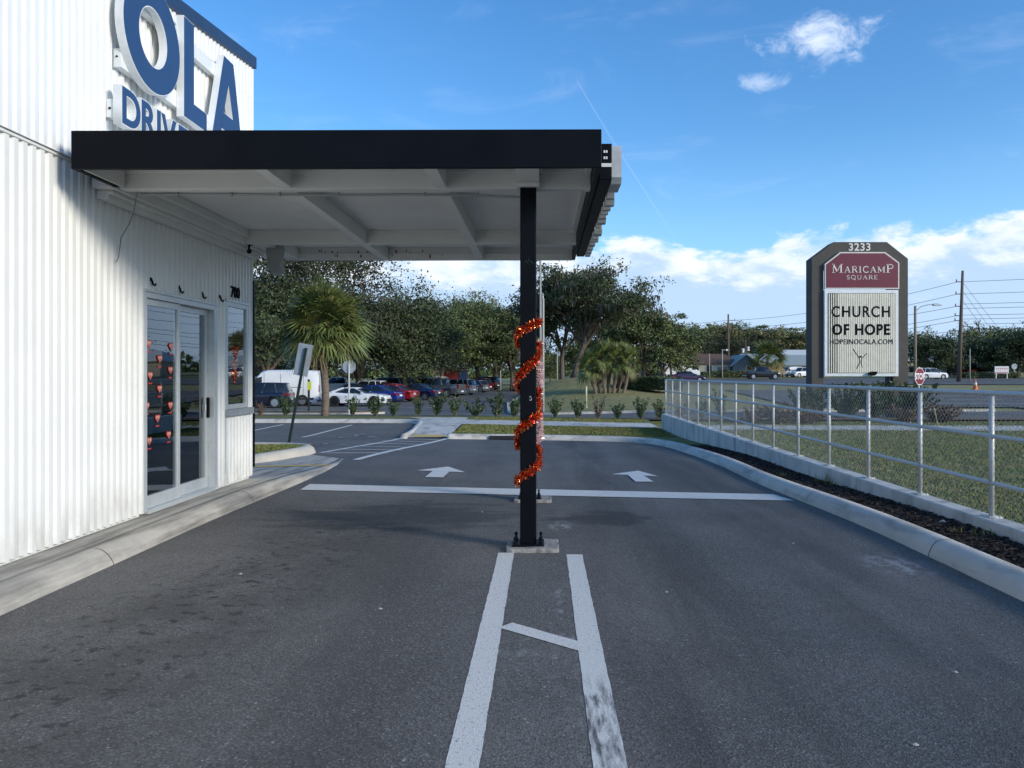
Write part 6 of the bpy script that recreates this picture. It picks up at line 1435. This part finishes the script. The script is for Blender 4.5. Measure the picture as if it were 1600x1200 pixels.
for i, (px, yt, Y, r, m, lb) in enumerate([(1048.5, 530, 108, .16, M_WOOD, 'wooden pole left of the white box truck'), (991.5, 538, 100, .14, M_POLE, 'pale pole right of the palm clump'), (1062, 546, 130, .10, M_POLE, 'thin pole above the white box truck'), (1108.5, 552, 128, .10, M_POLE, 'thin pole before the brown roof left half'),
                                           (1128.5, 546, 132, .12, M_POLE, 'pale lamp pole before the brown roof right half'), (1165, 530, 165, .14, M_WOOD, 'pole with transformers behind the blue grey gable'), (1258, 556, 155, .10, M_POLE, 'thin pole beside the left pillar of the plaza sign'), (1515.5, 545, 105, .09, M_POLE, 'thin pale pole right of the tall leaning pole'),
                                           (870.5, 551, 95, .10, M_POLE, 'pale pole in the gap right of the black post'), (782, 579, 100, .10, M_POLE, 'short pale pole near the dark end SUV')]):
    o, h = pole(px, yt, Y, lb, r, m, group=PG)
    if px == 1128.5:
        mb = MB(); mb.tube([(0, 0, h-.1), (.7, 0, h-.05)], .04, 6); mb.box((.8, 0, h-.1), (.35, .3, .3)); mb.build('lamp_head', M_WHT2, o)
    if px == 1165:
        mb = MB(); [mb.tube([(s*.55, 0, h*.62+k), (s*.55, 0, h*.62+.9+k)], .28, 8) for s, k in ((-1, 0), (1, .4), (1.4, -1.2))]; mb.build('transformer', M_WHT2, o)
sl, hl = pole(1430, 478, 76, 'wooden street lamp pole with a long arm beside the plaza sign', r=.16, m=mat('lamp_wood', (.30, .23, .15), .9, vscale=4, var=.3), taper=.7, name='street_lamp'); sl['category'] = 'street lamp'
mb = MB(); mb.tube([(0, 0, hl-.55), (.6, 0, hl-.05), (1.3, 0, hl+.12), (1.75, 0, hl+.15)], .045, 8); mb.build('lamp_arm', M_SILVER, sl)
mb = MB(); mb.prism([(1.7, .22), (1.85, .30), (2.2, .30), (2.62, .16), (2.6, .08), (1.8, .06)], lambda p: (p[0], -.15, hl+p[1]-.06), lambda p: (p[0], .15, hl+p[1]-.06)); fixn(mb.build('lamp_head', M_SIGNBACK, sl, bevel=.02))
# wires
def wires(name, ends, r, label, sag=.6):
    mb = MB()
    for a, b in ends:
        a = Vector(a); b = Vector(b); mb.tube([a.lerp(b, i/12)-Vector((0, 0, sag*4*(i/12)*(1-i/12))) for i in range(13)], r, 4, cap=False)
    return tag(mb.build(name, M_CABLE), label, 'power lines')
X0, Yp = tp.location.x, 106; X1 = tq.location.x; z0p = tp.location.z; z1p = tq.location.z
EE = []
for f, f2 in ((.90, .90), (.79, .78), (.68, .75), (.595, .6), (.55, .55), (.46, .50), (.42, .46)):
    EE.append(((X0-.6+.55*f, Yp, z0p+hp*f), (X1+.6, 150, z1p+hq*f2)))
wires('power_lines', EE, .028, 'bundle of dark wires running from the tall leaning pole to the left', 1.0)
EE = []
for f in (.90, .79, .70, .66, .60, .565, .52, .475): EE.append(((X0+.4, Yp, z0p+hp*f), (X0+62, 80, z0p+hp*f*1.10)))
EE += [((X0+.3, Yp, z0p+hp*.84), (X0+14, 112, z0p+.5)), ((X0+.3, Yp, z0p+hp*.75), (X0+12, 110, z0p+.5)), ((X0+.3, Yp, z0p+hp*.92), (X0+16, 113, z0p+.5))]
wires('power_lines', EE, .026, 'bundle of dark wires running from the tall leaning pole to the right', .4)
wires('power_lines', [((X1, 150, z1p+hq*f), (-60, 260, z1p+hq*f*1.0)) for f in (.9, .78)], .028, 'pair of wires running left from the pole above the brown roof', 1.2)

def octo(r): return [(r*math.cos(R(22.5+45*i)), r*math.sin(R(22.5+45*i))) for i in range(8)]
def stop(px, yc, Y, rz, label, r=.36, back=False, letters=True):
    x = X_(px, Y); z0 = g(x, Y); zc = EYE+(583-yc)/1200*Y-z0; t = thing('stop_sign', (x, Y, z0), label, 'sign', None, rz)
    mb = MB(); mb.box((0, .03, (zc+r)/2-.05), (.05, .04, zc+r+.1)); mb.build('post', M_GALV, t)
    mb = MB(); mb.prism(octo(r), lambda p: (p[0], -.004, zc+p[1]), lambda p: (p[0], .004, zc+p[1])); pl = fixn(mb.build('sign_plate', M_SIGNBACK if back else M_WHT2, t))
    s = 1 if back else -1
    mb = MB(); mb.prism(octo(r*.93), lambda p: (p[0], s*.0045, zc+p[1]), lambda p: (p[0], s*.006, zc+p[1])); f = fixn(mb.build('sign_face', M_STOP, pl)) if not back else None
    if letters and not back:
        FONT('STOP', r*.92, M_WHT2, 'sign_lettering', pl, Matrix(((1, 0, 0, 0), (0, 0, -1, -.008), (0, 1, 0, zc-r*.31), (0, 0, 0, 1))), .003, .010, sx=.82)
    return t
stop(1437, 588, 30, R(33), 'red stop sign on a post right of the plaza sign')
stop(533.5, 581, 92, 0, 'small red stop sign behind the white pickup', r=.40)
stop(681.5, 581, 108, 0, 'small red stop sign above the white pickup cab', r=.44)
# stop sign seen from behind by the palm: plate faces away
x = X_(545.5, 41); z0 = g(x, 41); t = thing('stop_sign', (x, 41, z0), 'grey back of a stop sign beside the cabbage palm', 'sign')
zc = EYE+10/1200*41-z0
mb = MB(); mb.tube([(0, -.03, -.1), (0, -.03, zc+1.2)], .045, 8); mb.build('post', M_GALV, t)
mb = MB(); mb.prism(octo(.375), lambda p: (p[0], 0, zc+p[1]), lambda p: (p[0], .006, zc+p[1])); fixn(mb.build('sign_plate', M_SIGNBACK, t))
# leaning parking sign
lp = thing('parking_sign', (X_(452, 17.6), 17.6, g(X_(452, 17.6), 17.6)+.17), 'grey back of a tall sign on a leaning dark green post', 'sign')
b_ = at(452, 697, 17.6); tt = at(478.5, 552, 17.6); dv = (tt-b_)
mb = MB(); Mx = Matrix.Rotation(math.atan2(dv.x, dv.z), 4, 'Y'); Lh = dv.length
mb.box((0, 0, Lh/2-.1), (.055, .04, Lh+.2)); mb.v = [tuple(Mx @ Vector(v)) for v in mb.v]; mb.build('post', M_DKGREEN, lp)
mb = MB(); mb.box((-.03, .03, Lh-.28), (.33, .006, .74)); mb.v = [tuple(Mx @ Matrix.Rotation(R(0), 4, 'Z') @ Vector(v)) for v in mb.v]; mb.build('sign_plate', M_SIGNBACK, lp, bevel=.002)
ym = thing('bay_marker', (X_(482.5, 41.5), 41.5, g(X_(482.5, 41.5), 41.5)), 'dark post with a yellow tag before the white van', 'post')
mb = MB(); mb.box((0, 0, .9), (.10, .08, 2.0)); mb.build('post', M_DKGREEN, ym); mb = MB(); mb.box((.05, -.06, 1.55), (.20, .02, .45)); mb.build('tag_plate', mat('yellow_tag', (.62, .66, .06), .6), ym)
bo = thing('bollard', (*gp(X_(916, 36.5), 36.5)[:2], 0), 'slim pale yellow marker post on the grass by the street', 'bollard')
q = G(916, 636.5); bo.location = q
mb = MB(); h = 33/1200*q.y; mb.tube([(0, 0, -.1), (0, 0, h-.04), (0, 0, h)], [.055, .055, .035], 12); mb.build('bollard_post', mat('pale_yellow', (.66, .60, .36), .6, var=.12), bo, smooth=True)
mb = MB(); mb.tube([(0, 0, .0), (0, 0, .05)], .10, 12); mb.build('bollard_base', M_CONC, bo)
cone = thing('traffic_cone', G(1524, 609), 'orange traffic cone on the highway median', 'cone')
mb = MB(); mb.tube([(0, 0, .04), (0, 0, .9)], [.2, .04], 14); mb.build('cone_body', M_ORANGE, cone); mb = MB(); mb.tube([(0, 0, .45), (0, 0, .62)], [.128, .098], 14); mb.build('cone_band', M_WHT2, cone); mb = MB(); mb.box((0, 0, .02), (.5, .5, .04)); mb.build('cone_base', M_ORANGE, cone); cone.scale = (1.15, 1.15, 1.15)
st = MB(); a = at(1470, 676, 28); b = at(1459, 636, 28); a.z -= .2; st.tube([a, b], [.025, .022], 6)
tag(st.build('wooden_stake', mat('raw_stake', (.45, .33, .16), .8, var=.2)), 'leaning raw wooden stake in the lawn right of the plaza sign', 'stake')
rs2 = thing('roadside_sign', (X_(1565, 126), 126, g(X_(1565, 126), 126)), 'white roadside sign with red lettering under the dark trees', 'sign')
mb = MB(); mb.box((0, 0, 1.45), (2.3, .12, 1.15)); mb.build('sign_board', M_WHT2, rs2, bevel=.02)
for s in (-.9, .9):
    mb = MB(); mb.box((s, .02, .45), (.12, .10, .95)); mb.build('sign_post', M_WHT2, rs2)
mb = MB(); mb.box((0, -.065, 1.02), (2.1, .006, .12)); mb.box((0, -.065, 1.28), (1.9, .006, .03)); rr = random.Random(5)
for k in range(6): mb.box((-.85+k*.34, -.065, 1.66), (.2, .006, .26)); mb.box((-.85+k*.34, -.069, 1.66), (.08, .004, .10), 1)
mb.build('sign_lettering', [mat('sign_red', (.5, .03, .06), .5, var=.1), M_WHT2], rs2)
pbk = thing('street_sign', (X_(1585, 128), 128, g(X_(1585, 128), 128)), 'grey back of a small sign right of the white roadside sign', 'sign')
mb = MB(); mb.box((0, 0, 1.1), (.07, .05, 2.2)); mb.build('post', M_GALV, pbk); mb = MB(); mb.prism(octo(.5), lambda p: (p[0], -.03, 2.0+p[1]), lambda p: (p[0], -.02, 2.0+p[1])); fixn(mb.build('sign_plate', M_SIGNBACK, pbk))
# far off wood that closes the horizon: reads as one mass
mb = MB(); rr = random.Random(99)
for i in range(26000):
    a = rr.uniform(-1.15, 1.15); d_ = rr.uniform(270, 330); x = math.tan(a)*d_; z = g(x, 260)+abs(rr.gauss(0, 1))*3.4*(1+.35*math.sin(x*.031)+.25*math.sin(x*.11)); leafquad(mb, Vector((x, d_, min(z, 11))), 1.0*rr.uniform(.6, 1.5), rr)
tag(mb.build('distant_wood', M_LEAF), 'far off band of green woodland closing the horizon', 'woodland', kind='stuff')
